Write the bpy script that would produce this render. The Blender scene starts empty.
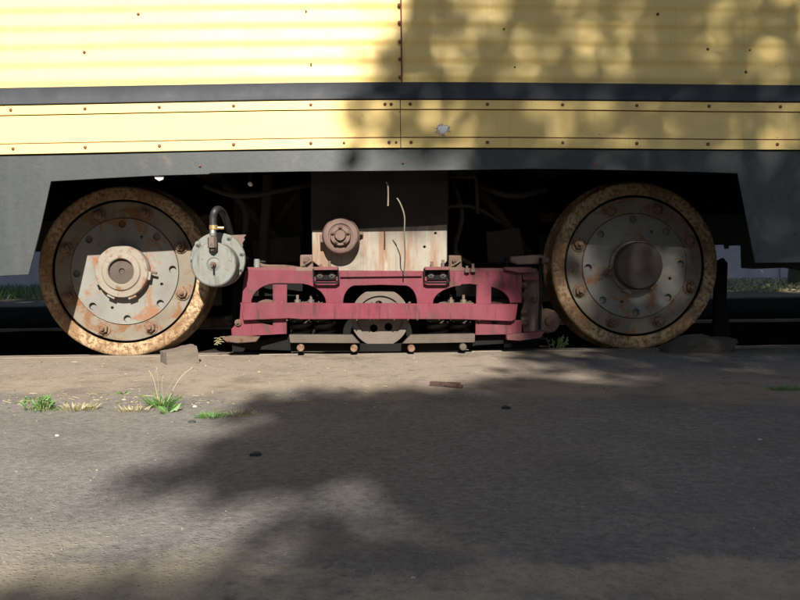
import bpy, bmesh, math, random
from mathutils import Vector, Matrix, noise
PI = math.pi
R = random.Random(7)
SC = bpy.context.scene
COL = SC.collection

# ------------------------------------------------------------------ camera
F = 802.0                                   # focal length in units of an 800 wide picture
CAM = Vector((-0.0215, -2.986, 0.298))
YAW, PITCH, ROLL = 0.0292, -math.atan(28/802), -0.0109
fw = Vector((math.sin(YAW)*math.cos(PITCH), math.cos(YAW)*math.cos(PITCH), math.sin(PITCH)))
rt0 = Vector((math.cos(YAW), -math.sin(YAW), 0)); up0 = rt0.cross(fw)
rt = rt0*math.cos(ROLL)+up0*math.sin(ROLL); up = up0*math.cos(ROLL)-rt0*math.sin(ROLL)
cam = bpy.data.cameras.new('camera'); camo = bpy.data.objects.new('camera', cam); COL.objects.link(camo)
m = Matrix((rt, up, -fw)).transposed().to_4x4(); m.translation = CAM; camo.matrix_world = m
cam.sensor_width = 36; cam.lens = 36*F/800; cam.clip_start = 0.02; cam.clip_end = 600
SC.camera = camo

# ------------------------------------------------------------------ light
SUN_EL = math.radians(32.4)
SUN_AZ = math.radians(3.0)      # sideways swing of the sun seen from the tram, towards +x when positive
SDIR = Vector((math.sin(SUN_AZ)*math.cos(SUN_EL), -math.cos(SUN_AZ)*math.cos(SUN_EL), math.sin(SUN_EL)))  # to the sun
w = bpy.data.worlds.new('World'); SC.world = w; w.use_nodes = True
nt = w.node_tree; bg = nt.nodes['Background']
sky = nt.nodes.new('ShaderNodeTexSky'); sky.sky_type = 'NISHITA'; sky.sun_disc = False
sky.sun_elevation = SUN_EL; sky.sun_rotation = math.atan2(SDIR.x, SDIR.y)
sky.air_density = .7; sky.dust_density = .5
nt.links.new(sky.outputs[0], bg.inputs[0]); bg.inputs[1].default_value = 0.085
sl = bpy.data.lights.new('sun', 'SUN'); sl.energy = 5.0; sl.angle = math.radians(0.5); sl.color = (1, 0.93, 0.82)
so = bpy.data.objects.new('sun', sl); COL.objects.link(so)
so.rotation_euler = SDIR.to_track_quat('Z', 'Y').to_euler(); so.location = SDIR*20
SC.view_settings.view_transform = 'Standard'; SC.view_settings.look = 'None'
SC.view_settings.exposure = 1.3; SC.view_settings.gamma = 1

# ------------------------------------------------------------------ helpers
def U(px, py, Y):
    """point of the vertical plane y=Y seen at (px,py) of the 800x600 picture"""
    d = fw + rt*((px-400)/F) + up*((300-py)/F)
    return CAM + d*((Y-CAM.y)/d.y)
def G(px, py, z=0.0):
    d = fw + rt*((px-400)/F) + up*((300-py)/F)
    return CAM + d*((z-CAM.z)/d.z)
def tag(o, label=None, cat=None, group=None, kind=None):
    if label: o['label'] = label
    if cat: o['category'] = cat
    if group: o['group'] = group
    if kind: o['kind'] = kind
    return o
def link(name, me, mat=None, parent=None, smooth=None):
    if isinstance(me, bmesh.types.BMesh):
        b = me; me = bpy.data.meshes.new(name); b.normal_update(); b.to_mesh(me); b.free()
    o = bpy.data.objects.new(name, me); COL.objects.link(o)
    if mat and not me.materials: me.materials.append(mat)
    if smooth is not None:
        for p in me.polygons: p.use_smooth = True
        me.set_sharp_from_angle(angle=math.radians(smooth))
    if parent is not None: par(o, parent)
    return o
ROOTS = {}
def par(o, p):
    o.parent = p
    if p.name in ROOTS: o.matrix_parent_inverse = Matrix.Translation(-ROOTS[p.name])
def thing(name, loc, label, cat, group=None):
    o = bpy.data.objects.new(name, None); COL.objects.link(o); o.location = loc; o.empty_display_size = .1
    ROOTS[o.name] = Vector(loc)
    return tag(o, label, cat, group)

def box(bm, c, s, bev=0.0, rot=None, jit=0.0):
    r = bmesh.ops.create_cube(bm, size=1)
    vs = r['verts']
    M = Matrix.Translation(Vector(c)) @ ((rot.to_4x4()) if rot is not None else Matrix.Identity(4)) @ Matrix.Diagonal((*s, 1))
    bmesh.ops.transform(bm, matrix=M, verts=vs)
    if jit:
        for v in vs: v.co += Vector((R.uniform(-jit, jit), R.uniform(-jit, jit), R.uniform(-jit, jit)))
    if bev:
        es = list({e for v in vs for e in v.link_edges})
        bmesh.ops.bevel(bm, geom=es, offset=bev, segments=2, affect='EDGES', profile=.6)
    return bm
def lathe(bm, prof, seg=48, c=(0, 0, 0), axis='Y', wob=0.0, sq=1.0):
    """prof: (radius, along) pairs, along = +y (away from the camera)"""
    c = Vector(c); rings = []
    for r, a in prof:
        ring = []
        if r < 1e-6:
            ring = [bm.verts.new(c+Vector((0, a, 0)))]
        else:
            for i in range(seg):
                t = 2*PI*i/seg; rr = r*(1+wob*noise.noise(Vector((math.cos(t)*2, math.sin(t)*2, a*30))))
                if axis == 'Y': p = Vector((rr*math.cos(t), a, rr*math.sin(t)*sq))
                elif axis == 'X': p = Vector((a, rr*math.cos(t), rr*math.sin(t)))
                else: p = Vector((rr*math.cos(t), rr*math.sin(t), a))
                ring.append(bm.verts.new(c+p))
        rings.append(ring)
    for a, b in zip(rings, rings[1:]):
        n = max(len(a), len(b))
        for i in range(n):
            j = (i+1) % n
            if len(a) == 1 and len(b) == 1: continue
            if len(a) == 1: f = (a[0], b[j], b[i])
            elif len(b) == 1: f = (a[i], a[j], b[0])
            else: f = (a[i], a[j], b[j], b[i])
            try: bm.faces.new(f)
            except ValueError: pass
    return bm
def tube(bm, pts, rad, seg=8, cap=True):
    pts = [Vector(p) for p in pts]; rings = []
    n = len(pts); nrm = None
    for i, p in enumerate(pts):
        t = (pts[min(i+1, n-1)]-pts[max(i-1, 0)]).normalized()
        if nrm is None:
            nrm = t.orthogonal().normalized()
        nrm = (nrm - t*nrm.dot(t)).normalized()
        b = t.cross(nrm)
        r = rad[i] if isinstance(rad, (list, tuple)) else rad
        rings.append([bm.verts.new(p+nrm*r*math.cos(2*PI*k/seg)+b*r*math.sin(2*PI*k/seg)) for k in range(seg)])
    for a, b in zip(rings, rings[1:]):
        for k in range(seg):
            bm.faces.new((a[k], a[(k+1) % seg], b[(k+1) % seg], b[k]))
    if cap:
        bm.faces.new(rings[0][::-1]); bm.faces.new(rings[-1])
    return bm
def smooth_path(pts, n=6):
    pts = [Vector(p) for p in pts]; out = []
    P = [pts[0]]+pts+[pts[-1]]
    for i in range(1, len(P)-2):
        for k in range(n):
            t = k/n; a, b, c, d = P[i-1:i+3]
            out.append(.5*((2*b)+(c-a)*t+(2*a-5*b+4*c-d)*t*t+(3*b-a-3*c+d)*t**3))
    out.append(pts[-1]); return out
def plate(outer, holes=(), thick=.01, bev=.0015, Y=0.0, off=0.0):
    """2D outline(s) in the x,z plane -> solid plate with front face at y=Y"""
    cu = bpy.data.curves.new('tmp', 'CURVE'); cu.dimensions = '2D'; cu.fill_mode = 'BOTH'
    cu.extrude = max(thick/2-bev, 1e-4); cu.bevel_depth = bev; cu.bevel_resolution = 0; cu.offset = -bev
    for loop in (outer,)+tuple(holes):
        s = cu.splines.new('POLY'); s.points.add(len(loop)-1); s.use_cyclic_u = True
        for q, p in zip(s.points, loop): q.co = (p[0], p[1], 0, 1)
    o = bpy.data.objects.new('tmp', cu)
    me = bpy.data.meshes.new_from_object(o)
    bpy.data.objects.remove(o); bpy.data.curves.remove(cu)
    bm = bmesh.new(); bm.from_mesh(me); bpy.data.meshes.remove(me)
    bmesh.ops.remove_doubles(bm, verts=bm.verts, dist=1e-5)
    for v in bm.verts: v.co = Vector((v.co.x, Y+thick/2-v.co.z, v.co.y))
    bmesh.ops.recalc_face_normals(bm, faces=bm.faces)
    return bm
def pp(pts, Y):    # picture points -> (x,z) on plane
    return [(U(x, y, Y).x, U(x, y, Y).z) for x, y in pts]
def circ(cx, cz, r, n=24, a0=0, a1=2*PI):
    full = abs(a1-a0-2*PI) < 1e-6
    return [(cx+r*math.cos(a0+(a1-a0)*i/(n if full else n-1)), cz+r*math.sin(a0+(a1-a0)*i/(n if full else n-1))) for i in range(n)]
def arc(cx, cy, rx, ry, a0, a1, n=10):   # in picture coords (y down)
    return [(cx+rx*math.cos(math.radians(a0+(a1-a0)*i/(n-1))), cy-ry*math.sin(math.radians(a0+(a1-a0)*i/(n-1)))) for i in range(n)]
def merge(bm, other):
    me = bpy.data.meshes.new('t'); other.to_mesh(me); other.free(); bm.from_mesh(me); bpy.data.meshes.remove(me); return bm

# ------------------------------------------------------------------ materials
class NT:
    def __init__(s, name):
        s.m = bpy.data.materials.new(name); s.m.use_nodes = True; s.n = s.m.node_tree.nodes; s.l = s.m.node_tree.links
        s.b = s.n['Principled BSDF']; s.tc = s.n.new('ShaderNodeNewGeometry'); s.oc = s.n.new('ShaderNodeTexCoord')
    def co(s, scale=(1, 1, 1), obj=False, loc=(0, 0, 0)):
        mp = s.n.new('ShaderNodeMapping'); mp.inputs['Scale'].default_value = scale; mp.inputs['Location'].default_value = loc
        s.l.new(s.oc.outputs['Object'] if obj else s.tc.outputs['Position'], mp.inputs[0]); return mp.outputs[0]
    def noise(s, sc, det=6, ro=.6, scale=(1, 1, 1), obj=False, dist=0, loc=(0, 0, 0)):
        t = s.n.new('ShaderNodeTexNoise'); t.inputs['Scale'].default_value = sc; t.inputs['Detail'].default_value = det
        t.inputs['Roughness'].default_value = ro; t.inputs['Distortion'].default_value = dist
        s.l.new(s.co(scale, obj, loc), t.inputs['Vector']); return t.outputs['Fac']
    def vor(s, sc, scale=(1, 1, 1), obj=False, out='Distance', feat='F1'):
        t = s.n.new('ShaderNodeTexVoronoi'); t.inputs['Scale'].default_value = sc; t.feature = feat
        s.l.new(s.co(scale, obj), t.inputs['Vector']); return t.outputs[out]
    def ramp(s, fac, stops, interp='LINEAR'):
        r = s.n.new('ShaderNodeValToRGB'); r.color_ramp.interpolation = interp
        e = r.color_ramp.elements
        while len(e) < len(stops): e.new(.5)
        for el, (p, c) in zip(e, stops):
            el.position = p; el.color = (c, c, c, 1) if not isinstance(c, tuple) else (*c, 1)
        s.l.new(fac, r.inputs[0]); return r.outputs[0]
    def mix(s, fac, a, b, mode='MIX'):
        x = s.n.new('ShaderNodeMix'); x.data_type = 'RGBA'; x.blend_type = mode
        for i, v in ((0, fac), (6, a), (7, b)):
            if isinstance(v, (int, float)): x.inputs[i].default_value = v
            elif isinstance(v, tuple): x.inputs[i].default_value = (*v, 1)
            else: s.l.new(v, x.inputs[i])
        return x.outputs[2]
    def math(s, op, a, b=None, clamp=False):
        x = s.n.new('ShaderNodeMath'); x.operation = op; x.use_clamp = clamp
        for i, v in ((0, a), (1, b)):
            if v is None: continue
            if isinstance(v, (int, float)): x.inputs[i].default_value = v
            else: s.l.new(v, x.inputs[i])
        return x.outputs[0]
    def sep(s):
        x = s.n.new('ShaderNodeSeparateXYZ'); s.l.new(s.tc.outputs['Position'], x.inputs[0]); return x.outputs
    def col(s, c):
        if isinstance(c, tuple): s.b.inputs['Base Color'].default_value = (*c, 1)
        else: s.l.new(c, s.b.inputs['Base Color'])
    def rough(s, r):
        if isinstance(r, (int, float)): s.b.inputs['Roughness'].default_value = r
        else: s.l.new(r, s.b.inputs['Roughness'])
    def bump(s, h, dist=.002, st=1.0):
        x = s.n.new('ShaderNodeBump'); x.inputs['Distance'].default_value = dist; x.inputs['Strength'].default_value = st
        s.l.new(h, x.inputs['Height']); s.l.new(x.outputs[0], s.b.inputs['Normal'])

def painted(name, c, dirt, rust=(.16, .065, .03), rustamt=.62, rough=.5, sc=9, streak=True, spec=.4, obj=False, chip=90, metallic=0, chipat=.70, dust=None):
    """old paint: two tones, dirt streaks, rust blooms and small chips"""
    k = NT(name)
    big = k.noise(sc, 6, .6, obj=obj); base = k.mix(k.ramp(big, [(.3, 0.), (.75, 1.)]), c, dirt)
    if streak:
        st = k.noise(14, 5, .6, scale=(1, 1, .09), obj=obj)
        base = k.mix(k.ramp(st, [(.52, 0.), (.8, .35)]), base, dirt)
    rn = k.noise(sc*1.7, 9, .68, obj=obj, dist=.4, loc=(3, 1, 5))
    base = k.mix(k.ramp(rn, [(rustamt, 0.), (rustamt+.07, .9)]), base, rust)
    cn = k.noise(chip, 4, .7, obj=obj, loc=(1, 9, 2))
    base = k.mix(k.ramp(cn, [(chipat, 0.), (chipat+.03, .85)]), base, tuple(x*.55 for x in rust))
    if dust:
        du = k.noise(25, 6, .7, scale=(1, 1, .35), loc=(6, 3, 8)); base = k.mix(k.ramp(du, [(.50, 0.), (.68, .6)]), base, dust)
        sp_ = k.noise(40, 5, .7, scale=(1, 1, .12), loc=(1, 3, 2)); base = k.mix(k.ramp(sp_, [(.55, 0.), (.66, .7)]), base, tuple(x*.45 for x in dirt))
    k.col(base); k.rough(k.ramp(rn, [(.3, rough), (.8, min(1, rough+.3))])); k.b.inputs['Specular IOR Level'].default_value = spec
    k.bump(k.math('ADD', k.math('MULTIPLY', rn, .6), k.math('MULTIPLY', cn, .4)), .0022, .7)
    return k.m

def yellow_mat(name, c, worn, gloss):
    k = NT(name)
    n1 = k.noise(2.2, 5, .55); n2 = k.noise(16, 6, .65, scale=(.35, 1, 1.6)); n3 = k.noise(150, 3, .6)
    st = k.noise(22, 5, .65, scale=(1, 1, .06), loc=(4, 0, 0))
    b = k.mix(k.ramp(n1, [(.35, 0.), (.7, 1.)]), c, worn)
    b = k.mix(k.ramp(n2, [(.5, 0.), (.8, .35)]), b, tuple(x*.7 for x in c))
    b = k.mix(k.ramp(st, [(.55, 0.), (.85, .5)]), b, (.30, .22, .09))
    sp = k.noise(75, 3, .5, loc=(7, 7, 1))
    b = k.mix(k.ramp(sp, [(.735, 0.), (.76, .8)]), b, (.16, .07, .03))
    # scratches: short dark horizontal nicks
    sc_ = k.noise(30, 2, .5, scale=(.3, 1, 3), loc=(2, 2, 8))
    b = k.mix(k.ramp(sc_, [(.77, 0.), (.79, .7)]), b, (.20, .13, .06))
    k.col(b); k.rough(k.ramp(n2, [(.3, gloss), (.8, gloss+.2)]))
    k.b.inputs['Specular IOR Level'].default_value = .35
    k.bump(k.math('ADD', k.math('MULTIPLY', n3, .15), k.math('MULTIPLY', n2, .8)), .0014, .6)
    return k.m, k, b
M = {}
M['yellow'], _, _ = yellow_mat('yellow body paint', (.72, .525, .185), (.68, .505, .19), .42)
# the flat band: same paint, with a flaked-off patch
mm, k, b = yellow_mat('yellow band paint', (.75, .55, .195), (.72, .53, .20), .35)
pc = U(442, 129, -.37); s = k.sep()
dx = k.math('MULTIPLY', k.math('SUBTRACT', s[0], pc.x), 1.0); dz = k.math('MULTIPLY', k.math('SUBTRACT', s[2], pc.z), 1.25)
dd = k.math('SQRT', k.math('ADD', k.math('MULTIPLY', dx, dx), k.math('MULTIPLY', dz, dz)))
nn = k.noise(42, 5, .75, loc=(.4, .2, .9))
dd2 = k.math('SUBTRACT', dd, k.math('MULTIPLY', k.math('SUBTRACT', nn, .5), .075))
b2 = k.mix(k.ramp(dd2, [(.0215, 1.), (.0225, 0.)]), b, (.16, .08, .04))
b2 = k.mix(k.ramp(dd2, [(.0180, 1.), (.0195, 0.)]), b2, (.50, .50, .52))
k.col(b2); M['band'] = mm

def skirt_mat():
    k = NT('blue grey skirt paint')
    n1 = k.noise(3.0, 6, .6); st = k.noise(12, 6, .6, scale=(1, 1, .12)); n2 = k.noise(60, 4, .7); n3 = k.noise(7, 7, .7, loc=(5, 5, 5))
    b = k.mix(k.ramp(n1, [(.3, 0.), (.7, 1.)]), (.019, .024, .026), (.030, .036, .038))
    b = k.mix(k.ramp(st, [(.5, 0.), (.8, .5)]), b, (.050, .054, .053))
    b = k.mix(k.ramp(n3, [(.60, 0.), (.72, .5)]), b, (.09, .07, .055))
    b = k.mix(k.ramp(n2, [(.70, 0.), (.74, .7)]), b, (.13, .07, .045))
    k.col(b); k.rough(k.ramp(n2, [(.3, .42), (.7, .6)])); k.bump(k.math('ADD', k.math('MULTIPLY', n2, .3), n1), .0025, .5)
    return k.m
M['skirt'] = skirt_mat()
M['stripe'] = painted('charcoal stripe paint', (.024, .027, .033), (.045, .048, .055), rustamt=.68, rough=.6, sc=6, spec=.3)
M['red'] = painted('faded crimson frame paint', (.135, .018, .034), (.085, .028, .033), rust=(.065, .032, .026), rustamt=.575, rough=.6, sc=7, spec=.25, chipat=.67, dust=(.13, .038, .048))
M['red_dirty'] = painted('dirty crimson paint', (.13, .035, .045), (.12, .065, .058), rust=(.10, .05, .04), rustamt=.55, rough=.7, sc=14, spec=.2)
M['seam'] = painted('rusty seam line', (.17, .055, .03), (.10, .035, .025), rustamt=.5, rough=.8, sc=30)
M['rivet'] = painted('rusty rivet heads', (.20, .085, .045), (.10, .035, .02), rustamt=.55, rough=.75, sc=40)
M['disc'] = painted('pale grey wheel paint', (.175, .172, .158), (.12, .112, .098), rust=(.18, .085, .04), rustamt=.535, rough=.6, sc=7, spec=.3, streak=False)
M['disc_ring'] = painted('stained wheel ring paint', (.165, .148, .118), (.11, .09, .067), rust=(.14, .065, .03), rustamt=.525, rough=.7, sc=9, spec=.25, streak=False)
M['grime'] = painted('brown grime on ironwork', (.030, .026, .022), (.045, .036, .028), rust=(.05, .028, .018), rustamt=.58, rough=.8, sc=10, spec=.1, streak=False)
M['hub'] = painted('hub paint', (.19, .172, .145), (.165, .138, .108), rust=(.14, .065, .03), rustamt=.53, rough=.6, sc=14, spec=.35, streak=False)
M['hub_dark'] = painted('oily brown hub', (.058, .045, .035), (.042, .032, .026), rust=(.055, .03, .02), rustamt=.55, rough=.55, sc=14, spec=.4, streak=False)
M['bolt'] = painted('rusty bolts', (.17, .115, .08), (.12, .07, .042), rust=(.09, .042, .025), rustamt=.52, rough=.7, sc=30, spec=.3, streak=False)
M['cyl'] = painted('grey green cylinder paint', (.145, .155, .146), (.105, .11, .10), rust=(.12, .07, .05), rustamt=.60, rough=.55, sc=14, spec=.3, chipat=.65, dust=(.17, .155, .12), streak=False)
M['steel'] = painted('dusty bare steel', (.105, .082, .068), (.075, .056, .045), rust=(.10, .056, .035), rustamt=.6, rough=.6, sc=14, spec=.4, streak=False)
M['rust'] = painted('brown rust', (.11, .07, .052), (.08, .05, .04), rust=(.065, .033, .02), rustamt=.54, rough=.85, sc=18, spec=.2, streak=False)
M['rustpink'] = painted('reddish oily cast iron', (.12, .076, .062), (.09, .058, .048), rust=(.08, .04, .032), rustamt=.6, rough=.6, sc=12, spec=.35, streak=False)
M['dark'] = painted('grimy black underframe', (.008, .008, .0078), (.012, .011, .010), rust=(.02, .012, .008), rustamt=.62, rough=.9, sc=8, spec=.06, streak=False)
M['grey_beam'] = painted('dusty grey beam', (.092, .074, .058), (.06, .048, .04), rust=(.07, .065, .045), rustamt=.6, rough=.75, sc=16, spec=.2, streak=False)
def tyre_mat():
    k = NT('rusty tyre steel')
    n = k.noise(62, 7, .66, obj=True); n2 = k.noise(9, 5, .6, obj=True); n3 = k.noise(130, 3, .6, obj=True)
    b = k.mix(k.ramp(n2, [(.42, 0.), (.58, 1.)]), (.33, .245, .145), (.17, .105, .055))
    b = k.mix(k.ramp(n, [(.48, 0.), (.55, .85)]), b, (.13, .065, .03))
    b = k.mix(k.ramp(n, [(.60, 0.), (.64, .9)]), b, (.085, .042, .022))
    b = k.mix(k.ramp(n3, [(.58, 0.), (.64, .75)]), b, (.15, .07, .03))
    k.col(b); k.rough(.72); k.b.inputs['Specular IOR Level'].default_value = .3
    k.bump(k.math('ADD', n, k.math('MULTIPLY', n3, .3)), .0035, .8); return k.m
M['tyre'] = tyre_mat()
def motor_mat():
    k = NT('rust streaked motor casing')
    n = k.noise(8, 6, .6); st = k.noise(19, 6, .65, scale=(1, 1, .12), loc=(.7, 0, 0)); st2 = k.noise(40, 4, .6, scale=(1, 1, .08))
    b = k.mix(k.ramp(n, [(.35, 0.), (.7, 1.)]), (.20, .182, .148), (.15, .128, .098))
    b = k.mix(k.ramp(st, [(.50, 0.), (.60, .85)]), b, (.15, .07, .032))
    b = k.mix(k.ramp(st2, [(.62, 0.), (.72, .6)]), b, (.33, .31, .28))
    b = k.mix(k.ramp(k.noise(90, 4, .7), [(.66, 0.), (.7, .7)]), b, (.12, .06, .04))
    b = k.mix(k.ramp(k.noise(5, 5, .6, loc=(2, 3, 4)), [(.53, 0.), (.62, .75)]), b, (.105, .075, .058))
    k.col(b); k.rough(.6); k.bump(n, .004, .5); return k.m
M['motor'] = motor_mat()
def simple(name, c, r=.6, metallic=0, spec=.4, var=.25, sc=30):
    k = NT(name); n = k.noise(sc, 5, .6)
    k.col(k.mix(k.ramp(n, [(.3, 0.), (.7, 1.)]), c, tuple(x*(1-var) for x in c))); k.rough(r)
    k.b.inputs['Metallic'].default_value = metallic; k.b.inputs['Specular IOR Level'].default_value = spec; k.bump(n, .001, .5); return k.m
M['rubber'] = simple('black rubber hose', (.018, .018, .019), .5)
M['chrome'] = simple('zinc plated fitting', (.62, .60, .58), .3, .9)
M['brass'] = simple('brass clamp', (.65, .42, .2), .35, .8)
M['wire'] = simple('dusty cable', (.20, .175, .14), .6)
M['glass'] = simple('dark window glass', (.03, .035, .04), .08, 0, .5)
M['roof'] = simple('grey roof paint', (.25, .25, .25), .6)
M['wood'] = None

def ground_mat():
    k = NT('old asphalt with dusty verge'); s = k.sep()
    big = k.noise(1.1, 6, .6, loc=(2, 0, 0)); mid = k.noise(6, 7, .65); fine = k.noise(70, 5, .7); grain = k.noise(330, 3, .7)
    # aggregate: small stones in the binder
    v = k.vor(150); vc = k.vor(150, out='Color'); agg = k.ramp(v, [(.10, 1.), (.36, 0.)])
    vs = k.n.new('ShaderNodeSeparateColor'); k.l.new(vc, vs.inputs[0])
    asph = k.mix(k.ramp(mid, [(.3, 0.), (.7, 1.)]), (.160, .152, .147), (.198, .188, .181))
    asph = k.mix(k.ramp(fine, [(.35, .6), (.62, 0.)]), asph, (.075, .069, .064))
    stone = k.mix(vs.outputs[0], (.13, .12, .11), (.36, .33, .30))
    asph = k.mix(k.math('MULTIPLY', agg, k.ramp(vs.outputs[1], [(.55, 0.), (.85, .75)])), asph, stone)
    dirt = k.mix(k.ramp(fine, [(.3, 0.), (.7, 1.)]), (.275, .228, .182), (.205, .170, .135))
    dirt = k.mix(k.ramp(grain, [(.55, 0.), (.7, .5)]), dirt, (.40, .35, .29))
    dirt = k.mix(k.ramp(k.noise(17, 6, .7, loc=(9, 1, 1)), [(.55, 0.), (.66, .55)]), dirt, (.10, .078, .06))
    # verge: band beside the rail, ragged outer edge further out on the left
    edge = k.math('ADD', s[1], k.math('MULTIPLY', s[0], .17))
    e2 = k.math('ADD', edge, k.math('MULTIPLY', k.math('SUBTRACT', k.noise(3.2, 7, .68), .5), .9))
    verge = k.ramp(k.math('ADD', e2, 1.5, True), [(.42, 0.), (.60, .93)])
    # sandy drifts near the camera
    near = k.ramp(k.math('ABSOLUTE', k.math('ADD', s[1], 2.20)), [(.05, 1.), (.24, 0.)])
    drift = k.math('MULTIPLY', k.ramp(k.noise(2.6, 8, .7, scale=(1, 1.2, 1), loc=(.35, .1, 0)), [(.45, 0.), (.52, .8)]), near)
    thin = k.math('MULTIPLY', k.ramp(k.noise(2.1, 7, .66, loc=(6, 3, 0)), [(.5, 0.), (.72, 1.)]), .22)
    b = k.mix(thin, asph, (.20, .172, .14))
    b = k.mix(k.math('MULTIPLY', drift, k.ramp(fine, [(.3, .55), (.6, 1.)])), b, (.27, .24, .19))
    b = k.mix(verge, b, dirt)
    for cpx, cpy, ax, ay in ((605, 573, .30, .085), (90, 572, .34, .07), (420, 590, .12, .03)):
        c_ = G(cpx, cpy)
        ex = k.math('DIVIDE', k.math('SUBTRACT', s[0], c_.x), ax); ey = k.math('DIVIDE', k.math('SUBTRACT', s[1], c_.y), ay)
        rr_ = k.math('ADD', k.math('MULTIPLY', ex, ex), k.math('MULTIPLY', ey, ey))
        rr_ = k.math('ADD', rr_, k.math('MULTIPLY', k.math('SUBTRACT', k.noise(7, 8, .7, loc=(cpx, 0, 0)), .5), 5.5))
        b = k.mix(k.math('MULTIPLY', k.ramp(rr_, [(.35, .8), (.95, 0.)]), k.ramp(fine, [(.3, .45), (.6, 1.)])), b, (.30, .265, .205))
    # darker worn patches and a few pale scuffs
    b = k.mix(k.ramp(k.noise(3.3, 7, .7, loc=(1, 7, 3)), [(.53, 0.), (.66, .45)]), b, (.095, .088, .082))
    b = k.mix(k.ramp(k.noise(9, 5, .75, scale=(.35, 1, 1), loc=(8, 2, 3)), [(.64, 0.), (.70, .35)]), b, (.30, .28, .25))
    # tram's shade painted near black into the ballast between and behind the rails
    bed_shade = k.math('MULTIPLY', k.ramp(s[1], [(.08, 0.), (.10, 1.)]), k.ramp(k.math('MULTIPLY', k.math('ADD', s[1], k.math('MULTIPLY', mid, 1.2)), .1), [(.56, 1.), (.62, 0.)]))
    b = k.mix(bed_shade, b, (.022, .019, .016))
    # oil stains close to the rail
    b = k.mix(k.math('MULTIPLY', k.ramp(k.noise(4, 5, .6, loc=(4, 4, 0)), [(.56, 0.), (.7, .6)]), verge), b, (.085, .07, .055))
    k.col(b); k.rough(.95); k.b.inputs['Specular IOR Level'].default_value = 0
    h = k.math('ADD', k.math('MULTIPLY', fine, .8), k.math('ADD', k.math('MULTIPLY', agg, .35), k.math('MULTIPLY', grain, .3)))
    k.bump(h, .0042, .8); return k.m
M['ground'] = ground_mat()
M['rail'] = painted('worn rail steel', (.20, .17, .14), (.14, .11, .09), rust=(.15, .08, .045), rustamt=.55, rough=.6, sc=12, streak=False)
def leaf_mat(name, c1, c2, tr=.35):
    k = NT(name); i = k.n.new('ShaderNodeObjectInfo'); n = k.noise(9, 3, .5)
    k.col(k.mix(k.ramp(n, [(.3, 0.), (.7, 1.)]), c1, c2)); k.rough(.55)
    t = k.n.new('ShaderNodeBsdfTranslucent'); t.inputs[0].default_value = (c2[0]*1.3, c2[1]*1.5, c2[2], 1)
    x = k.n.new('ShaderNodeMixShader'); x.inputs[0].default_value = tr
    k.l.new(k.b.outputs[0], x.inputs[1]); k.l.new(t.outputs[0], x.inputs[2]); k.l.new(x.outputs[0], k.n['Material Output'].inputs[0]); return k.m
M['leaf'] = leaf_mat('tree leaves', (.04, .085, .02), (.07, .12, .03), .2)
M['weed'] = leaf_mat('weed leaves', (.09, .19, .05), (.14, .26, .08))
M['dry'] = leaf_mat('dry grass', (.24, .21, .12), (.32, .28, .16), .2)
M['bark'] = simple('bark', (.09, .07, .05), .9)

# ------------------------------------------------------------------ ground, rails
def ground_h(x, y):
    v = Vector((x*1.1, y*1.1, 3.3))
    h = .010*noise.noise(v) + .004*noise.noise(v*5)
    k = min(1, max(0, (-.05-y)/.35))
    return h*k - .012*k*(1 if y < -1.0 else max(0, (-.3-y)/.7))
def axis_ticks(a0, a1, d0, lo, hi):
    t = [a0]
    while t[-1] < a1-1e-6: t.append(t[-1]+d0)
    out = t[:]; s = d0
    while out[-1] < hi: s *= 1.35; out.append(out[-1]+s)
    s = d0; pre = []; c = a0
    while c > lo: s *= 1.35; c -= s; pre.append(c)
    return pre[::-1]+out
xs = axis_ticks(-2.4, 2.4, .03, -300, 300); ys = axis_ticks(-2.94, -.06, .03, -300, -290)
ys = [y for y in ys if y < -.0401]+[-.040]
bm = bmesh.new(); grid = []
for y in ys: grid.append([bm.verts.new((x, y, ground_h(x, y) if abs(x) < 5 and y > -5 else -.005)) for x in xs])
for a, b_ in zip(grid, grid[1:]):
    for i in range(len(xs)-1): bm.faces.new((a[i], a[i+1], b_[i+1], b_[i]))
# paving ends at the near rail with a lip; beyond the rail the bed lies a little lower
lip = [bm.verts.new((x, -.038, -.05)) for x in xs]
far = [bm.verts.new((x, .075, -.05)) for x in xs]
for a, b_ in ((grid[-1], lip), (lip, far)):
    for i in range(len(xs)-1): bm.faces.new((a[i], a[i+1], b_[i+1], b_[i]))
bed = axis_ticks(.11, 9.0, .12, .1, 300); bed = [y for y in bed if y >= .11]
prev = far
for y in bed:
    rw = [bm.verts.new((x, y, (-.012+.012*noise.noise(Vector((x*2, y*2, 7)))) if y < 40 and abs(x) < 60 else -.012)) for x in xs]
    for i in range(len(xs)-1): bm.faces.new((prev[i], prev[i+1], rw[i+1], rw[i]))
    prev = rw
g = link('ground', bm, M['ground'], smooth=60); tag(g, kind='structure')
def rail(y0, label):
    bm = bmesh.new()
    pr = [(y0, -.045), (y0, -.003), (y0+.004, .001), (y0+.058, .001), (y0+.062, -.003), (y0+.062, -.03), (y0+.1, -.03), (y0+.1, -.002), (y0+.112, -.002), (y0+.112, -.045)]
    prev = None
    for i in range(61):
        x = -30+i; ring = [bm.verts.new((x, y, z)) for y, z in pr]
        if prev:
            for j in range(len(pr)): bm.faces.new((prev[j], prev[(j+1) % len(pr)], ring[(j+1) % len(pr)], ring[j]))
        prev = ring
    bmesh.ops.recalc_face_normals(bm, faces=bm.faces)
    return tag(link('rail', bm, M['rail']), label, 'rail', kind='structure')
rail(-.03, 'grooved steel rail flush with the paving under the near wheels')
rail(1.56, 'grooved steel rail under the far wheels of the tram')

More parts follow.
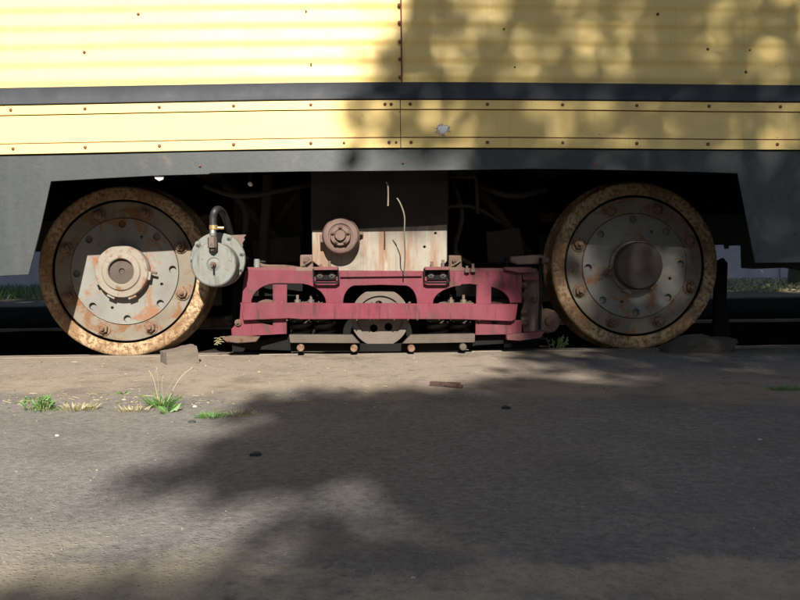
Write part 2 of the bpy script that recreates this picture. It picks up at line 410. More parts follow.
# ------------------------------------------------------------------ the tram
YB = -.36                                    # outer face of the body side
def bow(x): return .020*math.exp(-(x/1.15)**2)-.010
tram = thing('tram_car', (0, .9, 0), 'yellow tram car with dark blue grey skirt and rusty spoked bogie under it', 'tram')
tram['label'] = 'old yellow corrugated tram car with blue grey skirt above rusty wheels and a crimson bogie'
Z_bandtop, Z_bandbot = .9025, .692
XS = U(401.5, 90, YB).x                      # vertical seam
zt = .899                                    # bottom of corrugated sheet
def corr_y(z):
    t = ((z-zt)/.0583) % 1.0; t = 1-t        # 0 at top of a rib, 1 at its lower lip
    u = t/.66 if t < .66 else (1-t)/.34
    return -.0043*u*u*(3-2*u)
def corr_panel(x0, x1, z1):
    bm = bmesh.new(); zs = []
    z = zt
    while z < z1: zs.append(z); z += .0583/14
    nx = max(2, int(abs(x1-x0)/.06)); rows = []
    for z in zs:
        rows.append([bm.verts.new((x0+(x1-x0)*i/nx, YB+.004+corr_y(z)+.004*noise.noise(Vector(((x0+(x1-x0)*i/nx)*2.2, z*4, 1))), z+bow(x0+(x1-x0)*i/nx)+.010*.6)) for i in range(nx+1)])
    for a, b_ in zip(rows, rows[1:]):
        for i in range(nx): bm.faces.new((a[i], a[i+1], b_[i+1], b_[i]))
    return link('body_panel', bm, M['yellow'], tram, smooth=50)
corr_panel(-6, XS-.001, 1.46); corr_panel(XS+.003, 6, 1.46)
def strip(name, z0, z1, y0, y1, mat, x0=-6, x1=6, prof=None, top_bow=1.0):
    """moulding running along the body. prof = list of (y,z)"""
    prof = prof or [(y1, z0), (y0, z0), (y0, z1), (y1, z1)]
    n = max(2, int((x1-x0)/.08)); bm = bmesh.new(); prev = None
    for i in range(n+1):
        x = x0+(x1-x0)*i/n
        ring = [bm.verts.new((x, y+.0024*noise.noise(Vector((x*2.5, z*9, 2))), z+bow(x)*top_bow)) for y, z in prof]
        if prev:
            for j in range(len(prof)): bm.faces.new((prev[j], prev[(j+1) % len(prof)], ring[(j+1) % len(prof)], ring[j]))
        else: bm.faces.new(ring[::-1])
        prev = ring
    bm.faces.new(prev); bmesh.ops.recalc_face_normals(bm, faces=bm.faces)
    return link(name, bm, mat, tram, smooth=35)
# coved charcoal stripe
zc0, zc1 = .848, .9025
strip('stripe_moulding', 0, 0, 0, 0, M['stripe'], prof=[(YB+.02, zc0), (YB-.012, zc0), (YB-.013, zc0+.002), (YB-.0115, zc0+.007), (YB-.007, zc0+.014), (YB-.0055, zc0+.026), (YB-.0055, zc0+.040), (YB-.007, zc0+.050), (YB-.008, zc1), (YB+.02, zc1)])
for a, b_ in ((-6, XS-.006), (XS-.0035, 6)):
    strip('rivet_strip', .8165, .8445, YB-.008, YB+.02, M['band'], a, b_)
    strip('band_panel', .7272, .8132, YB-.003, YB+.02, M['band'], a, b_)
    strip('rivet_strip', .692, .7225, YB-.008, YB+.02, M['band'], a, b_)
for z0, z1 in ((.8443, .8482), (.8130, .8168), (.7222, .7275)):
    strip('seam_line', z0, z1, YB-.0018, YB+.018, M['seam'])
strip('shadow_gap', .6875, .6925, YB+.004, YB+.02, M['dark'])
# vertical joint cover
strip('vertical_seam', .69, .847, YB-.0016, YB+.015, M['seam'], XS-.0075, XS-.002)
strip('vertical_seam', .902, 1.46, YB-.0045, YB+.015, M['seam'], XS-.001, XS+.0035)
# rivets
def rivet(bm, x, y, z, r=.006):
    lathe(bm, [(r*1.05, 0), (r*.95, -.0025), (r*.6, -.0042), (0, -.005)], 10, (x, y, z))
bm = bmesh.new()
for px, py in ((12, 112), (86, 112), (160, 108), (234, 106), (311, 105), (385, 103.5), (391, 103), (410, 103), (487, 104.5), (562, 104.5), (636, 104.5), (708, 106), (779, 107)):
    p = U(px, py, YB); rivet(bm, p.x, YB-.008, .8315+bow(p.x), .0055)
for px in (14, 86, 160, 234, 311, 344, 389, 396, 411, 487, 562, 636, 707, 776):
    p = U(px, 143, YB); rivet(bm, p.x, YB-.008, .7085+bow(p.x), .0055 if px not in (344, 396) else .004)
for py in (-12, 5.5, 23, 42, 59.5, 77.5):
    p = U(401, py, YB); rivet(bm, XS-.004, YB-.003, p.z, .0062)
for px, py in ((138, 14), (84, 52), (29, 90), (306, 11), (311, 64), (658, 14), (708, 49), (746, 72), (504, 29), (515, 67), (750, 50)):
    p = U(px, py, YB); rivet(bm, p.x, YB+corr_y(p.z)+.003, p.z, .005 if px in (138, 84, 658, 708, 746) else .003)
for px, py in ((403, 163), (200, 166), (594, 164), (796, 234)):
    p = U(px, py, YB); rivet(bm, p.x, YB-.0005, p.z, .004)
tag(link('rivet', bm, M['rivet'], tram, smooth=60), kind='stuff')
# skirt with the bogie opening (outline follows the dented edge)
def bz(x, z): return (x, z+bow(x))
Xl, Xr = U(50.8, 181, YB), U(737.3, 173.3, YB)
out = [bz(-6, .6885)]+[bz(x*.1, .6885) for x in range(-20, 21)]+[bz(6, .6885), (6, .312), (3.5, .312)]
out += pp([(800, 262.5), (757, 263), (755, 262), (737.6, 173.4)], YB)
out += pp([(700, 172), (640, 170.5), (560, 169), (530, 168.8), (440, 170.3), (400, 170.8), (300, 171.5), (211, 173), (208, 174.2), (155, 175.6), (100, 178.5), (50.8, 181.3)], YB)
out += pp([(40, 230), (28.5, 274.5), (0, 276)], YB)+[(-3.5, .312), (-6, .312)]
link('skirt', plate(out, thick=.006, bev=.001, Y=YB+.001), M['skirt'], tram)
# folded inner lip of the opening and a bent white tab hanging from it
bm = bmesh.new(); lp = [U(x, y, YB) for x, y in ((51.5, 180.6), (100, 177.6), (155, 174.8), (208, 173.2), (300, 170.6), (400, 169.8), (530, 167.9), (640, 169.6), (737, 172.3))]
pr = None
for p in lp:
    q = [bm.verts.new((p.x, YB+.0075, p.z+.001)), bm.verts.new((p.x, YB+.045, p.z+.003)), bm.verts.new((p.x, YB+.045, p.z+.006)), bm.verts.new((p.x, YB+.0075, p.z+.004))]
    if pr:
        for j in range(4): bm.faces.new((pr[j], pr[(j+1) % 4], q[(j+1) % 4], q[j]))
    pr = q
link('skirt_lip', bm, M['skirt'], tram)
white = simple('bent bare metal', (.6, .58, .55), .5)
link('bent_tab', plate(pp([(154, 176), (164, 176.5), (163, 179.5), (159, 181), (155, 178.5)], YB+.01), thick=.003, bev=.0005, Y=YB+.01), white, tram)
# upper wall with windows, ends, far side, roof, floor
bm = bmesh.new(); wz0, wz1 = 1.56, 2.30
xsw = [-6, -5.7]
x = -5.7; wins = []
while x < 5.4: wins.append((x, x+1.05)); x += 1.25
outl = [(-6, 1.462), (6, 1.462), (6, 2.62), (-6, 2.62)]
hol = [[(a+.1, wz0), (b_+.1, wz0), (b_+.1, wz1), (a+.1, wz1)] for a, b_ in wins]
link('window_wall', plate(outl, hol, .03, .002, YB-.002), M['yellow'], tram)
link('window_wall', plate(outl, hol, .03, .002, 2.13), M['yellow'], tram)
for a, b_ in wins:
    for yy in (YB+.01, 2.14):
        f = link('window', plate([(a+.1, wz0), (b_+.1, wz0), (b_+.1, wz1), (a+.1, wz1)], [[(a+.13, wz0+.03), (b_+.07, wz0+.03), (b_+.07, wz1-.03), (a+.13, wz1-.03)]], .02, .002, yy-.006), M['stripe'], tram)
        link('pane', box(bmesh.new(), ((a+b_)/2+.1, yy+.008, (wz0+wz1)/2), (b_-a-.06, .005, wz1-wz0-.06)), M['glass'], f)
bm = bmesh.new()
prof = [(YB-.03, 2.60), (YB-.03, 2.66), (YB+.15, 2.85), (.5, 3.02), (.9, 3.05), (1.3, 3.02), (2.0, 2.85), (2.19, 2.66), (2.19, 2.60)]
a = [bm.verts.new((-6.1, y, z)) for y, z in prof]; b_ = [bm.verts.new((6.1, y, z)) for y, z in prof]
for i in range(len(prof)): bm.faces.new((a[i], a[(i+1) % len(prof)], b_[(i+1) % len(prof)], b_[i]))
bm.faces.new(a[::-1]); bm.faces.new(b_); bmesh.ops.recalc_face_normals(bm, faces=bm.faces)
link('roof', bm, M['roof'], tram, smooth=30)
for sx in (-1, 1): link('end_wall', box(bmesh.new(), (sx*5.99, .9, 1.64), (.05, 2.48, 1.9)), M['yellow'], tram)
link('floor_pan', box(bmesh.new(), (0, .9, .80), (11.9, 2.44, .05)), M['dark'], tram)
link('far_side_wall', box(bmesh.new(), (0, 2.15, 1.13), (11.98, .02, .66)), M['yellow'], tram)
fo = [(-6, .80), (6, .80), (6, .298), (3.2, .298), (2.78, .27), (2.62, .298), (2.42, .293), (2.34, .30), (2.335, .445), (2.26, .445), (2.255, .425), (2.23, .425), (2.225, .45), (2.0, .45), (1.8, .30), (-1.9, .30), (-2.05, .45), (-2.3, .45), (-2.33, .30), (-6, .30)]
link('far_skirt', plate(fo, thick=.006, bev=.001, Y=2.14), M['skirt'], tram)
# underframe: sills, cross members, braces, sand pipe
bm = bmesh.new()
box(bm, (0, -.22, .735), (11.8, .07, .08)); box(bm, (0, 1.98, .70), (11.8, .07, .12))
for x in (-2.6, -1.5, -.62, .3, .62, 1.5, 2.6): box(bm, (x, .9, .71), (.09, 2.1, .12))
link('underframe_beam', bm, M['dark'], tram)
for p0, p1, r in ((U(225, 185, .15), U(300, 262, .15), .018), (U(300, 190, .2), U(255, 250, .2), .016), (U(268, 175, .1), U(262, 262, .1), .02), (U(356, 231, -.05), U(408, 198, -.05), .010), (U(480, 190, .2), U(530, 255, .2), .018)):
    link('brace', tube(bmesh.new(), [p0, p1], r, 8), M['grime'], tram)
bm = plate(pp([(232, 190), (300, 190), (306, 262), (236, 262)], .25), [pp(arc(266, 216, 8, 13, 0, 342, 18), .25)], .03, .004, .25)
link('bolster_casting', bm, M['grime'], tram)
pth = smooth_path([U(421, 200, -.02), U(421, 179, -.02), U(424, 177, -.02), U(470, 177, -.02), U(476, 180, -.02), U(478, 214, -.02)], 5)
link('handrail', tube(bmesh.new(), pth, .007, 8), M['grime'], tram)
for pts, rad in ((((205, 186, .05), (240, 196, .0), (292, 188, .05), (318, 182, .1)), .010), (((232, 188, .1), (246, 215, .05), (240, 252, .1)), .012), (((452, 180, .05), (462, 215, .0), (455, 250, .05), (470, 264, .1)), .010), (((480, 186, .1), (512, 196, .05), (545, 190, .12)), .012), (((410, 190, -.03), (425, 208, -.06), (470, 206, -.02), (500, 222, .1)), .007)):
    link('hose', tube(bmesh.new(), smooth_path([U(*q) for q in pts], 6), rad, 8), M['grime'], tram, smooth=60)
for pl in (((486, 232), (520, 228), (526, 262), (488, 264)), ((252, 240), (300, 236), (302, 262), (254, 263))):
    link('bracket_plate', plate(pp(pl, .12), thick=.02, bev=.002, Y=.12), M['grime'], tram)
box_bm = bmesh.new(); box(box_bm, (0, .55, .40), (1.35, .3, .5), .02)   # transom across the bogie
link('transom', box_bm, M['dark'], tram)

# ---- wheels
RW, ZC = .3148, .3111
def bolt_bm(r=.0155, h=.03, washer=1.7, proud=.0):
    bm = bmesh.new()
    lathe(bm, [(0, 0), (r*washer, 0), (r*washer, -.004), (0, -.0041)], 20)
    vs = []
    lathe(bm, [(r*1.15, -.003), (r*1.15, -h*.6), (r*.95, -h*.68), (0, -h*.69)], 6)
    lathe(bm, [(r*.55, -h*.5), (r*.55, -h*.95), (r*.4, -h*1.05), (0, -h*1.06)], 12)
    bmesh.ops.recalc_face_normals(bm, faces=bm.faces)
    return bm
def make_wheel(right=False):
    tag_ = bpy.data.objects.new('wheel', None)
    ty = bmesh.new()
    lathe(ty, [(.2655, .012), (.2655, .0035), (.269, 0), (.300, -.0005), (.309, .0015), (.3135, .006), (RW, .012), (RW+.0015, .055), (RW+.004, .075), (RW+.009, .084), (RW+.0125, .090), (RW+.014, .100), (RW+.012, .110), (RW+.006, .116), (.27, .116), (.262, .10), (.262, .02)], 120, wob=.0018)
    bmesh.ops.recalc_face_normals(ty, faces=ty.faces)
    wheel = link('wheel', ty, M['tyre'], None, smooth=35)
    wheel.location = (0, 0, ZC)
    # outer ring plate, slightly recessed, dark gap between it and the tyre
    o = link('wheel_ring', plate(circ(0, 0, .2575, 96), [circ(0, 0, .198, 72)], .02, .002, .010), M['disc_ring'], wheel)
    link('gap_lining', lathe(bmesh.new(), [(.2, .03), (.268, .03), (.268, .034), (.2, .034)], 64), M['dark'], wheel)
    holes = [circ(.1755*math.cos(a), .1755*math.sin(a), .0135, 20) for a in [i*PI/4+.03 for i in range(8)]]
    holes += [circ(.143*math.cos(a), .143*math.sin(a), .0058, 10) for a in (-1.92, -.35, 1.1)]
    o = link('wheel_disc', plate(circ(0, 0, .1965, 96), holes, .016, .0015, .006), M['disc'], wheel)
    link('disc_backing', lathe(bmesh.new(), [(0, .021), (.193, .021), (.193, .03), (0, .03)], 48), M['disc'], wheel)
    hb = bmesh.new()
    if not right:
        lathe(hb, [(.096, .006), (.096, -.030), (.0935, -.0335), (.071, -.034), (.0695, -.0375), (.067, -.040), (.050, -.042), (.0465, -.039), (.0455, -.022)], 64, wob=.012)
        link('hub', hb, M['hub'], wheel, smooth=35)
        link('hub_cap', lathe(bmesh.new(), [(.0455, -.022), (.0445, -.026), (.012, -.027), (.008, -.020), (0, -.019)], 40), M['hub_dark'], wheel, smooth=35)
        # three lugs round the hub and the grease nipple
        for a in (200, 245, 290, 350):
            t = math.radians(a); b = bmesh.new(); box(b, (0, 0, 0), (.03, .016, .013), .002, Matrix.Rotation(-t+PI/2, 3, 'Y'))
            bmesh.ops.translate(b, verts=b.verts, vec=(.0985*math.cos(t), -.018, .0985*math.sin(t)))
            link('hub_lug', b, M['hub'], wheel)
        link('grease_nipple', tube(bmesh.new(), [(.094, -.02, -.002), (.125, -.022, -.008)], .0045, 8), M['rust'], wheel)
    else:
        lathe(hb, [(.098, .006), (.098, -.012), (.094, -.016), (.088, -.017)], 64, wob=.01)
        link('hub', hb, M['hub'], wheel, smooth=35)
        link('hub_cap', lathe(bmesh.new(), [(.0885, -.012), (.088, -.045), (.083, -.054), (.060, -.058), (.035, -.058), (.030, -.061), (.012, -.062), (0, -.062)], 48), M['hub_dark'], wheel, smooth=35)
        link('grease_nipple', tube(bmesh.new(), [(-.096, -.02, -.012), (-.135, -.022, -.034)], .004, 8), M['rust'], wheel)
        for a in (190, 250, 310):
            t = math.radians(a); b = bmesh.new(); box(b, (0, 0, 0), (.03, .016, .012), .002, Matrix.Rotation(-t+PI/2, 3, 'Y'))
            bmesh.ops.translate(b, verts=b.verts, vec=(.100*math.cos(t), -.012, .100*math.sin(t)))
            link('hub_lug', b, M['hub'], wheel)
    bb = bolt_bm(); bme = None
    for i in range(8):
        t = (i+.5)*PI/4+.02
        if bme is None: b = link('bolt', bb, M['bolt'], wheel); bme = b.data
        else: b = bpy.data.objects.new('bolt', bme); COL.objects.link(b); par(b, wheel)
        b.location = (.2265*math.cos(t), .009, .2265*math.sin(t)); b.rotation_euler = (R.uniform(-.06, .06), R.uniform(0, 1), R.uniform(-.06, .06))
    par(wheel, tram); bpy.data.objects.remove(tag_)
    return wheel
w1 = make_wheel(False); w1.location = (-.95, 0, ZC)
w2 = make_wheel(True); w2.location = (.95, 0, ZC)
w2['label'] = 'right wheel with a dark brown domed hub cap'; w1['label'] = 'left wheel with a pale ring shaped hub'
for src, x in ((w1, -.95), (w2, .95)):
    c = src.copy(); COL.objects.link(c); c.location = (x, 1.72, ZC); c.rotation_euler.z = PI; c['label'] = 'far side wheel in the dark under the tram'
    for ch in src.children:
        d = ch.copy(); COL.objects.link(d); d.parent = c
    link('axle', tube(bmesh.new(), [(x, .03, ZC), (x, 1.69, ZC)], .06, 16), M['dark'], tram)

# ---- bogie side frame (crimson)
YF = -.08
top = [(245, 270), (300, 270.3), (420, 270.8), (522, 271.2), (522, 303), (512, 303)]
top += arc(477, 303.5, 33, 18.5, 0, 60, 8)+[(470, 284)]
top += [(462, 284.5)]+arc(466, 303.5, 33, 18, 100, 180, 8)
top += [(433, 305), (417, 305)]+arc(404, 303.5, 13, 18, 0, 80, 7)+[(380, 285)]+arc(356, 303.5, 13, 18, 100, 180, 7)+[(343, 305), (326, 305)]
top += arc(297, 303.5, 29, 20, 0, 78, 8)+[(280, 283.4)]+arc(277, 303.5, 26, 20, 95, 180, 8)+[(251, 306), (241.5, 306), (242, 296), (243.2, 283)]
sf = link('side_frame', plate(pp(top, YF), thick=.022, bev=.002, Y=YF), M['red'], tram)
lowl = [(241, 303), (252, 303), (252, 318)]+arc(270, 308, 19, 16.5, 200, 262, 7)+[(273, 325.5), (273, 284.5), (287, 284.5), (287, 334), (240, 336.5), (232, 337.5), (231.5, 329), (237, 323), (240, 318)]
link('frame_end_plate', plate(pp(lowl, YF+.003), thick=.018, bev=.0015, Y=YF-.004), M['red'], tram)
lowr = [(476.5, 285), (491, 285), (491, 322), (494, 324), (503, 320), (521.5, 320), (521.5, 334), (475, 335)]
link('frame_end_plate', plate(pp(lowr, YF+.003), thick=.018, bev=.0015, Y=YF-.004), M['red'], tram)
bar = [(240, 302.6), (300, 303), (400, 303.5), (518, 304), (516, 319), (512, 321.5), (460, 319.5), (400, 319.3), (300, 319.5), (290, 318.5), (243, 320.5)]
link('frame_bar', plate(pp(bar, YF-.03), thick=.02, bev=.0025, Y=YF-.03), M['red'], tram)
# upper angle lip of the frame
a, b_ = U(246, 269.5, YF), U(522, 270.5, YF)
link('frame_lip', tube(bmesh.new(), [a+Vector((0, .02, 0)), b_+Vector((0, .02, 0))], .012, 4), M['red_dirty'], tram)
a, b_ = U(340, 276.8, YF-.012), U(422, 277.2, YF-.012)
bm = bmesh.new(); c = (a+b_)/2; box(bm, (c.x, YF-.006, c.z+.011), ((b_-a).x, .012, .020), .002); link('frame_ledge', bm, M['red'], tram)
# ragged weld beads on the edges of the bar
bm = bmesh.new()
for i in range(26):
    p = U(R.uniform(248, 510), R.choice((302.6, 319.8))+R.uniform(-.4, .6), YF-.03)
    lathe(bm, [(0, -.003), (R.uniform(.002, .0045), 0), (0, .003)], 6, (p.x, YF-.027, p.z))
tag(link('weld_bead', bm, M['rust'], sf), kind='stuff')
# clips: rectangular shackles on the frame top with two bolts inside
def shackle(px, py):
    y0 = YF-.028
    o = link('shackle', plate(pp([(px-13.5, py-7), (px+12.5, py-7.5), (px+13.5, py+6), (px+10, py+8.3), (px-10, py+8.3), (px-13, py+7)], y0), [pp([(px-12, py-4), (px+11.3, py-4.5), (px+12.2, py+4.4), (px+9, py+6.5), (px-9, py+6.5), (px-12, py+4.9)], y0)], .012, .001, y0), M['dark'], tram)
    p = U(px, py-6, y0); link('shackle_plate', box(bmesh.new(), (p.x, p.y+.012, p.z+.004), (.086, .045, .012), .0015), M['red_dirty'], o)
    p = U(px, py, YF-.001); link('recess', box(bmesh.new(), (p.x, p.y-.004, p.z), (.074, .010, .03)), M['dark'], o)
    for dx in (-6, 6):
        p = U(px+dx, py-.5, YF-.006)
        b = link('bolt', bolt_bm(.006, .012), M['hub_dark'], o); b.location = p
shackle(326, 275.5); shackle(437, 275.5)
# lower cross bars, bolts and shoe plates
def beam(name, pts, Y, d, mat, bev=.002): return link(name, plate(pp(pts, Y), thick=d, bev=bev, Y=Y), mat, tram)
beam('spring_plank', [(289, 334.8), (352, 335.2), (360, 343.2), (290, 343)], -.10, .05, M['grey_beam'])
beam('spring_plank', [(411, 335.2), (475, 334), (475, 342.5), (402, 343.6)], -.10, .05, M['grey_beam'])
beam('tie_beam', [(232, 337.5), (288, 337), (289, 344), (475, 343.6), (476, 336), (541, 333.5), (546, 339), (520, 343), (476, 345.5), (460, 351.5), (330, 352), (250, 349.5), (225, 344)], -.045, .05, M['dark'])
for px, py in ((300.5, 348), (354, 348.5), (411.3, 348.5), (463, 347)):
    p = U(px, py, -.10); b = link('bolt', lathe(bmesh.new(), [(.0135, .01), (.0135, -.006), (.011, -.009), (0, -.010)], 20), M['bolt'] if px < 440 else M['hub_dark'], tram, smooth=40)
    b.location = (p.x, -.098, p.z)
    q = U(px, 353.5, -.06); lathe_b = lathe(bmesh.new(), [(0, -.006), (.009, -.006), (.009, .006), (0, .006)], 12, (q.x, -.06, q.z), 'Z'); link('hanging_nut', lathe_b, M['dark'], tram)
beam('brake_shoe_foot', [(221.5, 337.5), (232, 336), (259, 337), (256, 342), (238, 343.5), (226, 342)], -.12, .06, M['rust'], .003)
p = U(238, 322.5, -.09); b = link('bolt', bolt_bm(.007, .014), M['rust'], tram); b.location = p
bm = bmesh.new()
for i in range(9):
    p = U(213+R.uniform(0, 6), 336+R.uniform(0, 9), -.08); q = p+Vector((R.uniform(.01, .04), R.uniform(-.02, .02), R.uniform(-.01, .012))); tube(bm, [p, (p+q)/2+Vector((0, 0, .003)), q], .0012, 4)
tag(link('dry_straw', bm, M['dry'], tram), kind='stuff')
# coil springs and studs seen through the openings
def spring(px, r, Y):
    p0 = U(px, 338, Y); p1 = U(px, 302, Y); pts = []
    n = 5*14
    for i in range(n+1):
        t = i/n; pts.append(Vector((p0.x+r*math.cos(2*PI*5*t), Y+r*math.sin(2*PI*5*t), p0.z+(p1.z-p0.z)*t)))
    link('coil_spring', tube(bmesh.new(), pts, .0075, 6), M['hub_dark'], tram, smooth=60)
for px in (301, 325, 438, 461): spring(px, .036, .03)
for px in (297.5, 311, 451, 463.5):
    p = U(px, 298, -.01); st = bmesh.new(); lathe(st, [(0, .03), (.0055, .03), (.0055, 0), (0, 0)], 8, (p.x, p.y, p.z-.018), 'Z'); lathe(st, [(0, .014), (.0115, .014), (.0115, 0), (0, 0)], 6, (p.x, p.y, p.z-.020), 'Z')
    bmesh.ops.recalc_face_normals(st, faces=st.faces); link('stud', st, M['steel'], tram)
p = U(304, 304, 0); link('spring_cap', box(bmesh.new(), (p.x, .01, p.z-.005), (.14, .06, .02), .003), M['rust'], tram)
p = U(457, 304, 0); link('spring_cap', box(bmesh.new(), (p.x, .01, p.z-.005), (.14, .06, .02), .003), M['rust'], tram)
for px in (263, 500):   # rusty domes behind the end openings
    p = U(px, 306, .02); link('axle_spring_seat', lathe(bmesh.new(), [(0, .03), (.03, .027), (.055, .01), (.06, -.06), (0, -.06)], 24, (p.x, .03, p.z), 'Z'), M['rust'], tram, smooth=40)
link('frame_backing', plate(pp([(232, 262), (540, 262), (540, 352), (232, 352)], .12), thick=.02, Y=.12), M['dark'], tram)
# centre drum with round holes
p = U(380, 317, .0); rr = 29*2.99/802
outd = circ(0, 0, rr, 72); outd = [(x, min(z, rr*.90)) for x, z in outd]
hl = [circ(.6*rr*math.cos(a)*.72, .6*rr*math.sin(a)*.72, .0145, 16) for a in [math.radians(95+72*i) for i in range(5)]]
dr = link('brake_drum', plate(outd, hl, .03, .002, 0), M['steel'], tram); dr.location = (p.x, -.03, p.z)
link('drum_rim', plate([(x, min(z, rr*.905)) for x, z in circ(0, 0, rr*1.0, 72)], [[(x, z*.92) for x, z in circ(0, 0, rr*.80, 64)]], .012, .0015, -.010), M['steel'], dr)
link('drum_hub', lathe(bmesh.new(), [(.017, .0), (.017, -.012), (.012, -.014), (0, -.014)], 24), M['rust'], dr, smooth=40)
link('drum_back', lathe(bmesh.new(), [(0, .028), (rr*.85, .028), (rr*.85, .04), (0, .04)], 32), M['dark'], dr)

# ---- motor casing with round shaft cover
YM = -.07
mo = link('motor_casing', plate(pp([(311.5, 150), (447.5, 150), (447.2, 261), (436, 274), (325, 274), (321, 268), (312, 261)], YM), [pp(arc(424.5, 247, 1.2, 1.2, 0, 330, 10), YM), pp(arc(435.5, 233.3, 1.2, 1.2, 0, 330, 10), YM)], .05, .003, YM), M['motor'], tram)
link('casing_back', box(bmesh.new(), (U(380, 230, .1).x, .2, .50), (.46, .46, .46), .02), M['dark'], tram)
for x0, x1, dY in ((361, 363.2, .004), (395.5, 397, .003)):
    link('casing_rib', plate(pp([(x0, 232), (x1, 232), (x1, 272), (x0, 272)], YM), thick=.006, bev=.001, Y=YM-dY), M['motor'], mo)
shade_black = painted('black greasy steel', (.022, .021, .019), (.034, .03, .026), rust=(.05, .03, .02), rustamt=.6, rough=.7, sc=9, spec=.15)
link('casing_cover', plate(pp([(311, 150), (448, 150), (448, 224.6), (424, 226), (311, 230.5)], YM), thick=.006, bev=.001, Y=YM-.0065), shade_black, tram)  # added dark plate that paints the skirt's shade onto the upper casing
def flange_cover():
    c = U(340.5, 235.7, -.15); s = (-.15-CAM.y)/F
    bm = bmesh.new()
    lathe(bm, [(.018*s*800/2, .085), (19.0*s, .08), (19.0*s, .028), (17.6*s, .020), (17.2*s, .006), (16.0*s, .002), (12.3*s, .000), (11.8*s, .004), (10.6*s, .005), (10.2*s, -.012), (9.6*s, -.015), (6.2*s, -.016), (5.6*s, -.012), (5.4*s, -.026), (4.8*s, -.030), (0, -.030)], 56, wob=.01)
    o = link('shaft_cover', bm, M['rustpink'], tram, smooth=35); o.location = c
    for a in (90, 162, 18, 234, 306):
        t = math.radians(a); b = link('bolt', bolt_bm(.0055, .012, 1.4), M['rust'], o); b.location = (8*s*math.cos(t), -.015, 8*s*math.sin(t))
    b = bmesh.new(); box(b, (-19.2*s, .045, -2*s), (.014, .03, .03), .004); box(b, (19.5*s, .06, 3*s), (.02, .02, .012), .003); link('cover_lug', b, M['rustpink'], o)
flange_cover()
for px, py in ((306.5, 262), (455.5, 262)):
    p = U(px, py, -.07); bm = bmesh.new(); box(bm, (0, .03, 0), (.048, .05, .050), .006, jit=.002); box(bm, (-.004, .02, -.026), (.066, .06, .014), .002)
    o = link('bearing_block', bm, M['rustpink'] if px < 400 else M['rust'], tram); o.location = (p.x, p.y, p.z)
    b = link('bolt', bolt_bm(.010, .02, 1.3), M['rust'], o); b.location = (0, .005, .004)
    b = link('cotter', tube(bmesh.new(), [(-.02, -.002, -.018), (0, -.012, -.006), (.02, -.004, .006)], .003, 6), M['steel'], o)
for px, py, h in ((329.5, 266, .022), (432, 266, .02), (443, 266, .026), (467, 268, .012), (321, 267, .014), (473, 267.5, .018)):
    p = U(px, py, -.09); bm = bmesh.new(); lathe(bm, [(0, h), (.005, h), (.005, 0), (.0095, 0), (.0095, -.012), (0, -.012)], 8, (p.x, p.y, p.z-.004), 'Z'); bmesh.ops.recalc_face_normals(bm, faces=bm.faces)
    link('stud', bm, M['rustpink'], tram)
# pipe along the frame top behind the cylinder
link('air_pipe', tube(bmesh.new(), smooth_path([U(258, 264, -.03), U(266, 266.5, -.03), U(285, 267, -.03), U(300, 269, -.03)], 5), .008, 8), M['rust'], tram, smooth=60)
p = U(257, 264.5, -.05); link('pipe_elbow', lathe(bmesh.new(), [(0, .02), (.010, .02), (.012, 0), (.010, -.02), (0, -.02)], 14, tuple(p), 'Z'), M['cyl'], tram, smooth=60)

# ---- brake cylinder with hose
cyl = bmesh.new(); sF = (-.25-CAM.y)/F; c = U(213.6, 264.5, -.25)
lathe(cyl, [(0, -.003), (.006, -.004), (.010, -.002), (.0225, .004), (.0235, .0005), (20.5*sF, .001), (21.7*sF, .004), (22.4*sF, .011), (22.3*sF, .018), (21.9*sF, .060), (22.0*sF, .085)], 56)
cy = link('brake_cylinder', cyl, M['cyl'], tram, smooth=30); cy.location = c
c2 = U(217.8, 259.8, -.165)-c; s2 = (-.165-CAM.y)/F
link('cylinder_flange', lathe(bmesh.new(), [(0, -.004), (26.6*s2, -.004), (27.2*s2, 0), (27.2*s2, .012), (26.4*s2, .015), (24*s2, .016), (23*s2, .06), (0, .06)], 56, tuple(c2), wob=.006), M['cyl'], cy, smooth=30)
for a in (15, 62, 100, 140, 178, 338, 300, 220):
    t = math.radians(a); b = link('bolt', bolt_bm(.0065, .012, 1.5), M['cyl'], cy); b.location = c2+Vector((24.8*s2*math.cos(t), -.004, 24.8*s2*math.sin(t)))
link('port_bolt', lathe(bmesh.new(), [(.0095, .004), (.0095, -.010), (.007, -.013), (0, -.013)], 8, (0, 0, 0)), M['rust'], cy)
link('bleed_stem', tube(bmesh.new(), [(.001, -.01, 0), (.003, -.045, -.006)], .0035, 6), M['rust'], cy)
p = U(237.5, 242, -.15)-c
link('bracket', plate([(x, z) for x, z in [(a-c.x, b_-c.z) for a, b_ in pp([(224, 235.5), (246, 234.5), (243.5, 238), (245, 239), (242.5, 243), (243, 246), (240, 250), (230, 247)], -.14)]], thick=.012, bev=.001, Y=-.14-c.y), M['rustpink'], cy)
